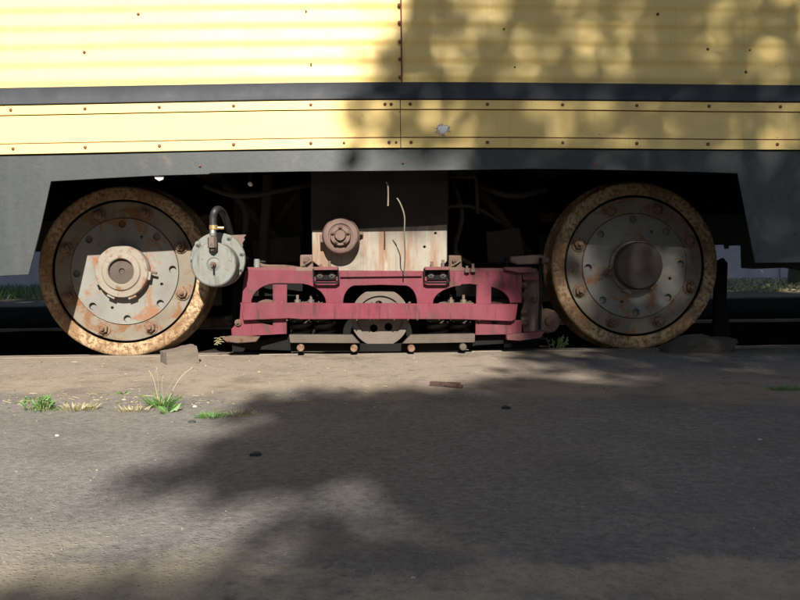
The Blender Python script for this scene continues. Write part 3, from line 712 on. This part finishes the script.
# bracket arm joining cylinder and frame
link('cylinder_arm', box(bmesh.new(), tuple(U(226, 266, .02)-c), (.16, .08, .07), .008), M['dark'], cy)
Yh = -.275
hose = smooth_path([U(213.5, 228, Yh), U(213.2, 218, Yh), U(215, 211.5, Yh), U(218.5, 209.5, Yh+.02), U(223, 213, Yh+.06), U(227, 222, Yh+.10), U(231, 236, Yh+.16)], 6)
link('hose', tube(bmesh.new(), [p-c for p in hose], .0125, 14), M['rubber'], cy, smooth=60)
def ring(px, py, r, h, mat, name, seg=20):
    q = U(px, py, Yh)-c; bm = bmesh.new(); lathe(bm, [(0, h/2), (r*.9, h/2), (r, h/2-.002), (r, -h/2+.002), (r*.9, -h/2), (0, -h/2)], seg, tuple(q), 'Z'); bmesh.ops.recalc_face_normals(bm, faces=bm.faces)
    return link(name, bm, mat, cy, smooth=30)
ring(213.6, 227.5, .0150, .016, M['brass'], 'hose_clamp'); ring(213, 233, .0115, .022, M['chrome'], 'hose_union')
ring(212.2, 242.5, .0155, .036, M['steel'], 'hex_nut', 6)
q = U(218.5, 227.8, Yh)-c; link('clamp_screw', tube(bmesh.new(), [q-Vector((.01, 0, 0)), q+Vector((.018, 0, -.001))], .005, 8), M['brass'], cy)
q0 = U(212.2, 247, Yh)-c; link('inlet_elbow', tube(bmesh.new(), [q0, q0+Vector((0, .035, -.01))], .012, 10), M['steel'], cy)

# ---- hanger bracket at the right end of the frame
hg = link('hanger_bracket', plate(pp([(524, 268), (536, 268), (539, 272), (545, 330), (538, 337), (524, 334), (521, 318), (524, 300)], -.05), thick=.03, bev=.003, Y=-.05), M['rustpink'], tram)
link('hanger_arm', plate(pp([(511, 256.5), (541, 254.5), (549, 258), (549, 262), (543, 264), (518, 265), (511, 262)], -.08), thick=.05, bev=.004, Y=-.08), M['rustpink'], hg)
link('hanger_plate', plate(pp([(505, 267), (532, 267), (534, 272.5), (520, 273), (505, 270)], -.10), thick=.04, bev=.003, Y=-.10), M['red_dirty'], hg)
link('hanger_rod', tube(bmesh.new(), [U(540.5, 258, -.1), U(540.5, 300, -.1), U(539.5, 330, -.1)], .006, 8), M['dark'], hg)
for px, py in ((525, 285), (524.5, 296), (524.5, 312), (525, 323), (534, 300)):
    b = link('bolt', bolt_bm(.009, .02, 1.5), M['rust'], hg); b.location = U(px, py, -.055)
link('hanger_boss', lathe(bmesh.new(), [(.045, .05), (.046, 0), (.040, -.008), (.016, -.012), (.014, -.022), (0, -.024)], 12, tuple(U(548, 321, -.045)), wob=.06), M['rust'], hg)
link('end_beam', plate(pp([(521, 273), (541, 273), (541, 280), (523, 280)], -.06), thick=.03, bev=.002, Y=-.075), M['red_dirty'], hg)
beam('end_foot', [(507, 335), (545, 331), (541, 338), (520, 341), (507, 340)], -.115, .04, M['red_dirty'])
p = U(514, 262, .0); link('rubber_block', box(bmesh.new(), (p.x, .0, p.z-.005), (.07, .05, .05), .01), M['dark'], tram)
# ---- wheel guard behind the right wheel
link('lifeguard', plate(pp([(717, 262), (724, 258), (728, 263), (727, 300), (731, 338), (722, 346), (714, 340)], .25), thick=.03, bev=.003, Y=.25), M['dark'], tram)
# ---- loose wires hanging in front of the motor casing
w_a = smooth_path([U(386, 182, -.29), U(387.8, 185, -.29), U(388.2, 194, -.29), U(388, 206, -.29)], 5)
link('wire', tube(bmesh.new(), w_a, .0026, 6), M['wire'], tram)
w_b = smooth_path([U(397, 198, -.28), U(401, 205, -.28), U(404.5, 217, -.27), U(404.3, 235, -.24), U(405, 255, -.18), U(404, 275, -.12)], 6)
link('wire', tube(bmesh.new(), w_b, .0024, 6), M['wire'], tram)
p = U(250, 184, -.2); link('bolt', lathe(bmesh.new(), [(.007, .02), (.007, -.004), (0, -.006)], 10, tuple(p)), white, tram)
link('bolt_rod', tube(bmesh.new(), [p+Vector((0, .01, 0)), p+Vector((0, .05, .12))], .006, 6), M['dark'], tram)

# ------------------------------------------------------------------ loose things on the ground
def lump(name, c, size, mat, label, cat, seed=1, sub=3, flat=.9, rotz=0, sharp=False):
    bm = bmesh.new(); bmesh.ops.create_icosphere(bm, subdivisions=sub, radius=1)
    for v in bm.verts:
        d = v.co.copy(); n = noise.noise(d*1.3+Vector((seed, seed*2, 0)))*.35+noise.noise(d*4+Vector((seed, 0, 0)))*.12
        v.co = d*(1+n); v.co.z = max(v.co.z, -.45)
        v.co = Matrix.Rotation(rotz, 3, 'Z') @ Vector((v.co.x*size[0], v.co.y*size[1], v.co.z*size[2]))
    o = link(name, bm, mat, smooth=25 if sharp else 60); o.location = (c[0], c[1], c[2]+.4*size[2])
    if label: tag(o, label, cat)
    return o
kw = NT('weathered oak'); n = kw.noise(30, 6, .7, scale=(.12, 1, 1), obj=True); n2 = kw.noise(120, 4, .7, scale=(.15, 1, 1), obj=True)
kw.col(kw.mix(kw.ramp(n, [(.3, 0.), (.7, 1.)]), (.145, .12, .092), (.075, .058, .044))); kw.rough(.9); kw.bump(n2, .003, .9); M['wood'] = kw.m
p = G(181, 362); bm = bmesh.new()
box(bm, (0, 0, .027), (.108, .09, .056), 0)
for v in bm.verts:
    if v.co.x < 0: v.co.z *= .80
    if v.co.x > 0 and v.co.z > .03: v.co.x -= .004; v.co.y += .01
bmesh.ops.subdivide_edges(bm, edges=bm.edges, cuts=6, use_grid_fill=True)
for v in bm.verts: v.co += Vector((1, 1, 1))*.0028*noise.noise(v.co*45)+Vector((0, 0, .002))*noise.noise(v.co*120)
o = link('wheel_chock', bm, M['wood'], smooth=35); o.location = (U(180, 355, -.27).x, -.27, ground_h(p.x, -.27)-.002); o.rotation_euler = (0, math.radians(-3), math.radians(28))
tag(o, 'weathered grey wooden block wedged against the left wheel', 'wheel chock')
stone = painted('dirty stone', (.06, .052, .043), (.045, .038, .03), rust=(.03, .022, .016), rustamt=.6, rough=.95, sc=12, streak=False)
p = U(702, 350, -.12); lump('stone', (p.x, -.12, -.005), (.135, .07, .05), stone, 'low dark flat stone at the foot of the right wheel', 'stone', 4, 3, rotz=.1, sharp=True)
p = G(445, 384); p.z = ground_h(p.x, p.y); bm = bmesh.new(); box(bm, (0, 0, .006), (.085, .022, .010), .001, jit=.002); box(bm, (.03, -.008, .004), (.05, .012, .006), .0008, jit=.001)
o = link('metal_scrap', bm, M['rust'], smooth=30); o.location = p; o.rotation_euler = (0, 0, math.radians(-32)); tag(o, 'rusty flat strip of scrap metal lying on sunlit dust in front of the frame', 'metal scrap')
dk = simple('black stone', (.03, .03, .03), .8); wh = simple('white pebble', (.42, .40, .36), .8)
def gh(p): return Vector((p.x, p.y, ground_h(p.x, p.y)-.0005))
def peb(px, py, s, mat, label, seed): lump('pebble', gh(G(px, py, -.011)), s, mat, label, 'pebble', seed, 2, sharp=True)
peb(506, 409.5, (.010, .008, .006), dk, 'black pebble alone on shaded asphalt right of the scrap metal', 2)
peb(256, 453.5, (.011, .008, .005), dk, 'flat dark pebble in the shade below the weeds', 3)
peb(57, 435.5, (.0042, .0038, .003), wh, 'small white pebble on the sunlit asphalt at far left', 5)
peb(195, 406.5, (.006, .0045, .0035), wh, 'small white pebble beside the broad leaved weed', 6)
peb(192, 421.5, (.009, .006, .004), dk, 'dark chip of stone below the low weed patch', 8)
peb(413, 574.5, (.0026, .0022, .002), wh, 'pale grit stone on the sandy patch at the bottom', 9)
peb(760, 441.5, (.0036, .003, .0025), wh, 'pale pebble on the shaded asphalt at right', 10)
# grit: thousands of small stones lying on the asphalt and the verge
bm = bmesh.new()
gp = []
for i in range(2600):
    if i < 1300: x, y = R.uniform(-1.9, 2.0), -R.uniform(.05, 1.2)
    else:
        t = R.random(); y = -.3-2.1*t; wd = .52*(y+3.0)+.05; x = R.uniform(-wd, wd)
    gp.append((x, y))
for x, y in gp:
    s = (.0008+.0024*R.random()**4)*(.95 if y > -1 else .8); h = ground_h(x, y)
    vs = [Vector((1, 0, 0)), Vector((-.5, .87, 0)), Vector((-.5, -.87, 0)), Vector((.2, .1, .8))]
    a = R.uniform(0, 6.3); rotm = Matrix.Rotation(a, 3, 'Z')
    q = [bm.verts.new(Vector((x, y, h))+rotm @ (v*s*R.uniform(.7, 1.3))) for v in vs]
    for f in ((0, 1, 3), (1, 2, 3), (2, 0, 3)): bm.faces.new([q[j] for j in f])
gm = NT('grit stones'); v = gm.noise(60, 2, .5); gm.col(gm.ramp(v, [(.3, (.08, .07, .06)), (.5, (.2, .17, .14)), (.62, (.28, .25, .21)), (.75, (.38, .34, .29))])); gm.rough(.9)
tag(link('grit', bm, gm.m), 'loose grit and tiny stones strewn over the asphalt and dusty verge', 'grit', kind='stuff')

# weeds and their leaves
def blade(bm, p, d, L, wd, bend=.4, n=4):
    d = Vector(d).normalized(); side = d.cross(Vector((0, 0, 1)));
    side = side.normalized() if side.length > .05 else Vector((1, 0, 0)); side = Matrix.Rotation(R.uniform(-.8, .8), 3, d) @ side
    prev = None
    for i in range(n+1):
        t = i/n; c = p+d*L*t+Vector((d.x, d.y, -.6))*bend*L*t*t*.5
        ww = wd*(1-t)**.6*(.35+1.3*min(t*3, 1)*.5)
        q = (bm.verts.new(c-side*ww/2), bm.verts.new(c+side*ww/2))
        if prev: bm.faces.new((prev[0], prev[1], q[1], q[0]))
        prev = q
def leaf(bm, c, d, L, wd):
    d = Vector(d).normalized(); s = d.orthogonal().normalized(); s = Matrix.Rotation(R.uniform(0, 6.3), 3, d) @ s
    u = s.cross(d)*.15
    a = bm.verts.new(c); b1 = bm.verts.new(c+d*L*.45+s*wd/2+u*wd); b2 = bm.verts.new(c+d*L*.45-s*wd/2+u*wd); e = bm.verts.new(c+d*L); mm_ = bm.verts.new(c+d*L*.45)
    bm.faces.new((a, b1, mm_)); bm.faces.new((a, mm_, b2)); bm.faces.new((b1, e, mm_)); bm.faces.new((mm_, e, b2))
def weed(px, py, kind, label, h, wdt, n, mat2='weed'):
    p0 = gh(G(px, py, -.010)); t = thing('weed_plant', p0, label, 'weed')
    bm = bmesh.new(); bs = bmesh.new()
    for i in range(n):
        a = R.uniform(0, 2*PI); sp = wdt*math.sqrt(R.random()); base = p0+Vector((sp*math.cos(a)*.75, sp*math.sin(a)*.5, 0))
        if kind == 'grass':
            d = (math.cos(a)*.6, math.sin(a)*.6, R.uniform(.5, 1.3)); blade(bm, base, d, h*R.uniform(.5, 1.1), .0035, .6)
        elif kind == 'leafy':
            stem = base+Vector((math.cos(a)*h*.35, math.sin(a)*h*.3, h*R.uniform(.35, 1)))
            tube(bs, [base, (base+stem)/2+Vector((0, 0, .004)), stem], .0009, 4)
            for k_ in range(9):
                tt = .25+.75*R.random(); c_ = base.lerp(stem, tt); leaf(bm, c_, (R.uniform(-1, 1), R.uniform(-1, 1), R.uniform(-.1, .9)), R.uniform(.008, .016), R.uniform(.004, .007))
        elif kind == 'broad':
            leaf(bm, base, (math.cos(a), math.sin(a), R.uniform(.25, .9)), h*R.uniform(.8, 1.2), h*.42)
    link('leaves', bm, M[mat2], t)
    if len(bs.verts): link('stem', bs, M['dry'], t)
    else: bs.free()
    return t, p0
weed(40, 410, 'leafy', 'feathery bright green weed at the far left of the verge', .036, .035, 16)
weed(42, 411, 'grass', 'tiny grass blades around the feathery weed at far left', .02, .05, 30, 'weed')
weed(79, 410, 'grass', 'low dry straw coloured tuft right of the feathery weed', .022, .055, 110, 'dry')
weed(123, 394, 'broad', 'tiny green seedling standing alone nearest the rail at left', .014, .012, 9)
t, p0 = weed(161, 407, 'grass', 'green grass tuft with tall thin seed stalks in front of the wooden block', .048, .032, 110)
bm = bmesh.new()
for px, py in ((150, 372), (156, 366), (163, 375), (182, 370), (193, 367), (140, 385)):
    q = U(px, py, p0.y+R.uniform(-.05, .05)); tube(bm, smooth_path([p0+Vector((R.uniform(-.01, .01), 0, 0)), p0.lerp(q, .55)+Vector((0, 0, .012)), q], 4), .0008, 4)
    for i in range(5): leaf(bm, q-Vector((0, 0, .004*i)), (R.uniform(-1, 1), R.uniform(-1, 1), 1), .006, .002)
link('seed_stalk', bm, M['dry'], t)
weed(168, 412, 'broad', 'broad leaved bright green weed right beside the tall grass tuft', .036, .008, 9)
weed(135, 411, 'grass', 'dry flattened grass left of the broad leaved weed', .02, .05, 70, 'dry')
weed(212, 416, 'grass', 'low dull green grass patch right of the white pebble', .018, .045, 110, 'weed')
weed(240, 413, 'grass', 'sparse dry grass at the edge of the tree shadow', .014, .06, 70, 'dry')
weed(556, 350, 'leafy', 'small green weed growing at the rail left of the right wheel', .045, .05, 12)
weed(786, 388, 'grass', 'dull green grass tuft on the shaded verge at far right', .02, .05, 90, 'weed')
weed(600, 389, 'grass', 'dry sprig lying by the sunlit spot on the verge', .012, .04, 18, 'dry')

bm = bmesh.new()     # dry stalks, bits of leaf and crumbs of soil round the weeds and along the rail
for i in range(700):
    if i < 420: x, y = R.gauss(-.72, .33), -1.02+R.gauss(0, .07)
    else: x, y = R.uniform(-1.7, 1.8), -R.uniform(.05, .95)
    h = ground_h(x, y); a = R.uniform(0, 6.3); L = R.uniform(.004, .022); d = Vector((math.cos(a), math.sin(a), R.uniform(0, .25)))
    if R.random() < .6: tube(bm, [Vector((x, y, h+.001)), Vector((x, y, h+.001))+d*L], R.uniform(.0004, .0009), 3)
    else: leaf(bm, Vector((x, y, h+.001)), d, L*.6, L*.3)
tag(link('plant_litter', bm, M['dry']), 'dry stalks and crumbs of plant litter scattered round the weeds on the verge', 'litter', kind='stuff')

# ------------------------------------------------------------------ beyond the tram
wm = NT('lavender plaster'); n = wm.noise(1.5, 6, .6); wm.col(wm.mix(wm.ramp(n, [(.3, 0.), (.7, 1.)]), (.30, .29, .33), (.22, .215, .24))); wm.rough(.9)
fw_ = thing('garden_wall', (0, 22, 0), 'pale lavender plastered wall seen in the gap beyond the right wheel', 'wall')
for i in range(16):
    x = -24+i*3.2
    link('wall_panel', box(bmesh.new(), (x, 22, .9), (3.17, .25, 1.9), .02), wm.m, fw_)
    link('pillar', box(bmesh.new(), (x+1.6, 22, 1.0), (.3, .35, 2.1), .02), wm.m, fw_)
bm = bmesh.new()
for i in range(9000):
    y = 7.5+13*R.random()**1.3; x = R.uniform(-.7, .6)*(y+3) if R.random() < .65 else -R.uniform(.2, .7)*(y+3)
    blade(bm, Vector((x, y, -.02)), (R.uniform(-.6, .6), R.uniform(-.6, .6), 1), R.uniform(.03, .11) if x > 0 else R.uniform(.06, .22), .02, .5, 2)
tag(link('grass', bm, M['leaf']), 'rough grass growing on the ground beyond the tram', 'grass', kind='stuff')
bm = bmesh.new()
for i in range(2500):
    y = 7+12*R.random()**1.3; x = R.uniform(.15, .65)*(y+3); leaf(bm, Vector((x, y, .0)), (R.uniform(-1, 1), R.uniform(-1, 1), .25), R.uniform(.05, .10), .05)
tag(link('fallen_leaves', bm, M['dry']), 'dry fallen leaves on the gravel beyond the right wheel', 'leaves', kind='stuff')

# ------------------------------------------------------------------ the tree that throws the dappled shade (stands behind the photographer)
su = Vector((1, 0, 0)); su = (su-SDIR*su.dot(SDIR)).normalized(); sv = SDIR.cross(su).normalized()
if sv.z < 0: sv = -sv
def S2(p): return (p.dot(su), p.dot(sv))
def sm(a, b, x):
    t = max(0, min(1, (x-a)/(b-a))); return t*t*(3-2*t)
UB = lambda px, py, Y: S2(U(px, py, Y))
GB = lambda px, py: S2(G(px, py))
blobs = []    # (u, v, ru, rv, amount) added to the leaf density; negative = a gap in the crown
def blob(c, ru, rv, amt): blobs.append((c[0], c[1], ru, rv, amt))
# gaps over the body side
for px, py, r, a in ((80+400, 5, .06, 2), (440, 10, .06, 1.4), (665, 18, .075, 2.2), (645, 55, .05, 1.6), (705, 35, .05, 1.2), (775, 25, .07, 1.8), (500, 25, .06, 1.5), (570, 22, .05, 1.4), (560, 45, .06, 1.6), (610, 50, .05, 1.3), (520, 60, .05, 1.2), (440, 62, .07, 1.8),
                     (460, 92, .05, 1.6), (430, 130, .10, 2.2), (470, 150, .09, 2.2), (425, 162, .10, 2.4), (575, 118, .07, 1.6), (640, 100, .05, 1.0), (755, 110, .05, 1.2), (792, 120, .05, 1.5), (520, 165, .08, 1.5), (770, 220, .08, 1.6), (700, 75, .05, 1.2), (600, 85, .05, 1.2)):
    blob(UB(px, py, YB), r*.9, r*.8, -a*.62)
# bogie depth
for px, py, Y, ru, rv, a in ((380, 300, -.08, .32, .20, -3.5), (480, 300, -.08, .12, .12, -2.2), (568, 300, 0, .06, .12, -3.2), (600, 334, 0, .12, .05, -3.6), (694, 316, 0, .05, .06, -4), (590, 275, 0, .08, .06, -1.8), (682, 270, 0, .07, .06, -3.0), (655, 318, 0, .1, .05, -1.4), (540, 325, -.05, .06, .05, -2), (632, 292, 0, .15, .07, -1.9)):
    blob(UB(px, py, Y), ru, rv, a)
# ground
for px, py, ru, rv, a in ((330, 365, .4, .05, -9), (430, 374, .20, .06, -9), (605, 378, .16, .045, -9), (530, 366, .22, .03, -6), (362, 484, .09, .06, -10.3), (300, 512, .12, .045, -8), (395, 470, .05, .03, -6), (330, 455, .05, .02, -5)):
    blob(GB(px, py), ru, rv, a)
edge_pts = [(UB(392, -60, YB), ), (UB(385, 10, YB), ), (UB(392, 30, YB), ), (UB(350, 55, YB), ), (UB(358, 90, YB), ), (UB(350, 130, YB), ), (UB(360, 150, YB), ), (UB(430, 168, YB), ), (UB(455, 230, -.08), ), (UB(500, 300, -.08), ), (UB(520, 340, -.08), ),
            (GB(500, 370), ), (GB(440, 387), ), (GB(250, 394), ), (GB(240, 405), ), (GB(270, 420), ), (GB(190, 440), ), (GB(140, 463), ), (GB(150, 474), ), (GB(235, 490), ), (GB(262, 520), ), (GB(250, 545), ), (GB(235, 575), ), (GB(30, 592), ), (GB(-150, 610), )]
edge_pts = sorted([e[0] for e in edge_pts], key=lambda q: -q[1])
def edge_u(v):
    if v >= edge_pts[0][1]: return edge_pts[0][0]-(v-edge_pts[0][1])*0.1
    for a, b_ in zip(edge_pts, edge_pts[1:]):
        if a[1] >= v >= b_[1]:
            return a[0]+(b_[0]-a[0])*(a[1]-v)/max(1e-6, a[1]-b_[1])
    return edge_pts[-1][0]
vb = UB(500, 168, YB)[1]; vg = GB(500, 380)[1]
def tau(u, v):
    e = edge_u(v); t = sm(e-.02, e+.10, u)
    if t <= 0: return 0
    if v > vb: base = 4.9
    elif v > vg: base = 5.0+1.5*sm(1.0, 1.3, u)
    else: base = 11
    base += 1.1*noise.noise(Vector((u*3.5, v*3.5, 1)))+.7*noise.noise(Vector((u*9, v*9, 5)))
    for bu, bv, ru, rv, a in blobs:
        d = ((u-bu)/ru)**2+((v-bv)/rv)**2
        if d < 5: base += a*math.exp(-d)
    return max(0, base)*t
D0 = 10.0
tree = thing('shade_tree', (1.4, -9.5, 0), 'broad leafy tree behind the photographer throwing dappled shade over the right half of the tram', 'tree')
bm = bmesh.new(); LA = .0034        # mean projected area of a leaf
umin, umax, vmin, vmax = -1.6, 3.6, -1.9, 2.4
n = int((umax-umin)*(vmax-vmin)*12.0/LA)
for i in range(n):
    u, v = R.uniform(umin, umax), R.uniform(vmin, vmax)
    if R.random()*12.0 > tau(u, v): continue
    wd_ = D0+R.choice((R.uniform(-2, 3), R.uniform(3, 8), R.uniform(-1, 2)))
    # rounded outline on the far side
    if u > 1.9 and ((u-1.9)/1.7)**2+((v-.3)/2.3)**2 > 1+.2*noise.noise(Vector((u*2, v*2, 0))): continue
    c = su*u+sv*v+SDIR*wd_
    leaf(bm, c, (R.uniform(-1, 1), R.uniform(-1, 1), R.uniform(-1, .6)), R.uniform(.09, .14), R.uniform(.06, .09))
link('leaves', bm, M['leaf'], tree)
cc = su*1.1+sv*.1+SDIR*D0
bm = bmesh.new(); base = Vector((1.4, -11.5, 0))
base.y = cc.y-.6; tree.location = base; ROOTS[tree.name] = base.copy()
fork = Vector((1.5, base.y, 3.7))
tube(bm, smooth_path([base-Vector((0, 0, .1)), base+Vector((.05, .0, 1.8)), fork], 6), [.30-.13*i/12 for i in range(13)], 12)
for k_ in range(9):
    e = su*R.uniform(.6, 2.4)+sv*R.uniform(-.9, 1.3)+SDIR*(D0+R.uniform(-.6, .6)); mid_ = fork.lerp(e, .5)+Vector((R.uniform(-.2, .2), -.4, .3))
    pts = smooth_path([fork-Vector((0, 0, .2)), mid_, e], 6); tube(bm, pts, [.10-.09*i/(len(pts)-1) for i in range(len(pts))], 7)
link('trunk', bm, M['bark'], tree, smooth=60)
for ch in tree.children: ch.matrix_parent_inverse = Matrix.Translation(-base)

# taller and lower trees added around, out of view: they shut out much of the sky in front of the tram and shade the ground beyond it
def added_tree(name, label, c, rad, n, size, trunk_r, keep):
    base = Vector((c[0], c[1], 0)); t = thing(name, base, label, 'tree', 'trees behind the photographer')
    bm = bmesh.new(); c = Vector(c)
    while n > 0:
        d = Vector((R.gauss(0, 1), R.gauss(0, 1), R.gauss(0, 1))).normalized()*R.random()**.4
        p = c+Vector((d.x*rad[0], d.y*rad[1], d.z*rad[2]))*(1+.25*noise.noise(d*2.5+c))
        n -= 1
        if p.z < .3: continue
        u, v = S2(p)
        if keep(u, v): continue
        leaf(bm, p, (R.uniform(-1, 1), R.uniform(-1, 1), R.uniform(-1, .6)), size*R.uniform(.8, 1.3), size*R.uniform(.6, .8))
    link('leaves', bm, M['leaf'], t)
    bm = bmesh.new(); tube(bm, smooth_path([base-Vector((0, 0, .1)), base+Vector((.1, 0, c.z*.5)), c+Vector((0, 0, rad[2]*.4))], 5), [trunk_r*(1-.8*i/10) for i in range(11)], 10)
    for k_ in range(6):
        e = c+Vector((R.uniform(-.6, .6)*rad[0], R.uniform(-.6, .6)*rad[1], R.uniform(-.3, .6)*rad[2])); s0 = base.lerp(c, .75)
        if keep(*S2(e)): continue
        tube(bm, [s0, s0.lerp(e, .5)+Vector((0, 0, .4)), e], [trunk_r*.45, trunk_r*.3, trunk_r*.08], 7)
    link('trunk', bm, M['bark'], t, smooth=60)
lit = lambda u, v: -1.8 < u < 2.4 and -1.4 < v < 1.25  # opening left in the added crowns for the sun
for i, (x, y, z, rx, ry, rz, n_, sz) in enumerate(((-3.5, -12.5, 15.5, 5.0, 3.5, 4.6, 5200, .34), (5.5, -12, 15, 5.5, 3.5, 5, 6000, .34), (-12, -14, 12, 6, 4, 10, 9000, .42), (13.5, -13, 12, 6, 4, 10, 9000, .42),
        (-6.5, -19, 4.2, 3.4, 2.6, 4.2, 4200, .4), (0, -19.5, 3.8, 3.4, 2.6, 4.0, 4200, .4), (6, -19, 4.4, 3.4, 2.6, 4.3, 4200, .4), (-13, -8, 5, 3.5, 3, 5, 3600, .4), (13, -5, 5, 3.5, 3, 5, 3600, .4))):
    added_tree('shade_tree', ['tall leafy tree behind the photographer that shades the ground beyond the left of the tram', 'tallest leafy tree behind the photographer on the right', 'leafy tree standing far left behind the photographer', 'leafy tree standing far right behind the photographer', 'low bushy tree at left in the back row', 'low bushy tree in the middle of the back row', 'low bushy tree at right in the back row', 'leafy tree to the left of the photographer beside the tram', 'leafy tree to the right of the photographer beside the tram'][i], (x, y, z), (rx, ry, rz), n_, sz, .3, lit)

for i, (x, y, z, rx, ry, rz, n_, sz) in enumerate(((-7, 5.8, 6.4, 4.2, 3.2, 2.6, 4500, .5), (0, 5.6, 6.4, 4.2, 3.2, 2.6, 4500, .5), (7.5, 5.8, 6.4, 4.2, 3.2, 2.6, 4500, .5), (-13, 12, 6.6, 4.5, 5, 3.0, 5500, .5), (-6, 13, 6.8, 4.2, 5, 3.0, 5500, .5), (1, 12.5, 6.6, 4.2, 5, 3.0, 5500, .5), (8, 12, 6.8, 4.4, 5, 3.2, 6000, .5), (15, 13, 6.6, 4.4, 5, 3.0, 5500, .5))):  # trees added to block sky and shade the ground beyond the tram
    added_tree('far_tree', ['tree close beyond the tram towards the left', 'tree close beyond the middle of the tram', 'tree close beyond the tram towards the right', 'tree beyond the tram at far left, its crown above the roof', 'second tree from the left beyond the tram', 'middle tree of the row beyond the tram', 'second tree from the right beyond the tram', 'tree at far right of the row beyond the tram'][i], (x, y, z), (rx, ry, rz), n_, sz, .22, lambda u, v: False)
for o in bpy.data.objects:
    if o.name.startswith('far_tree'): o['group'] = 'trees in a row beyond the tram'
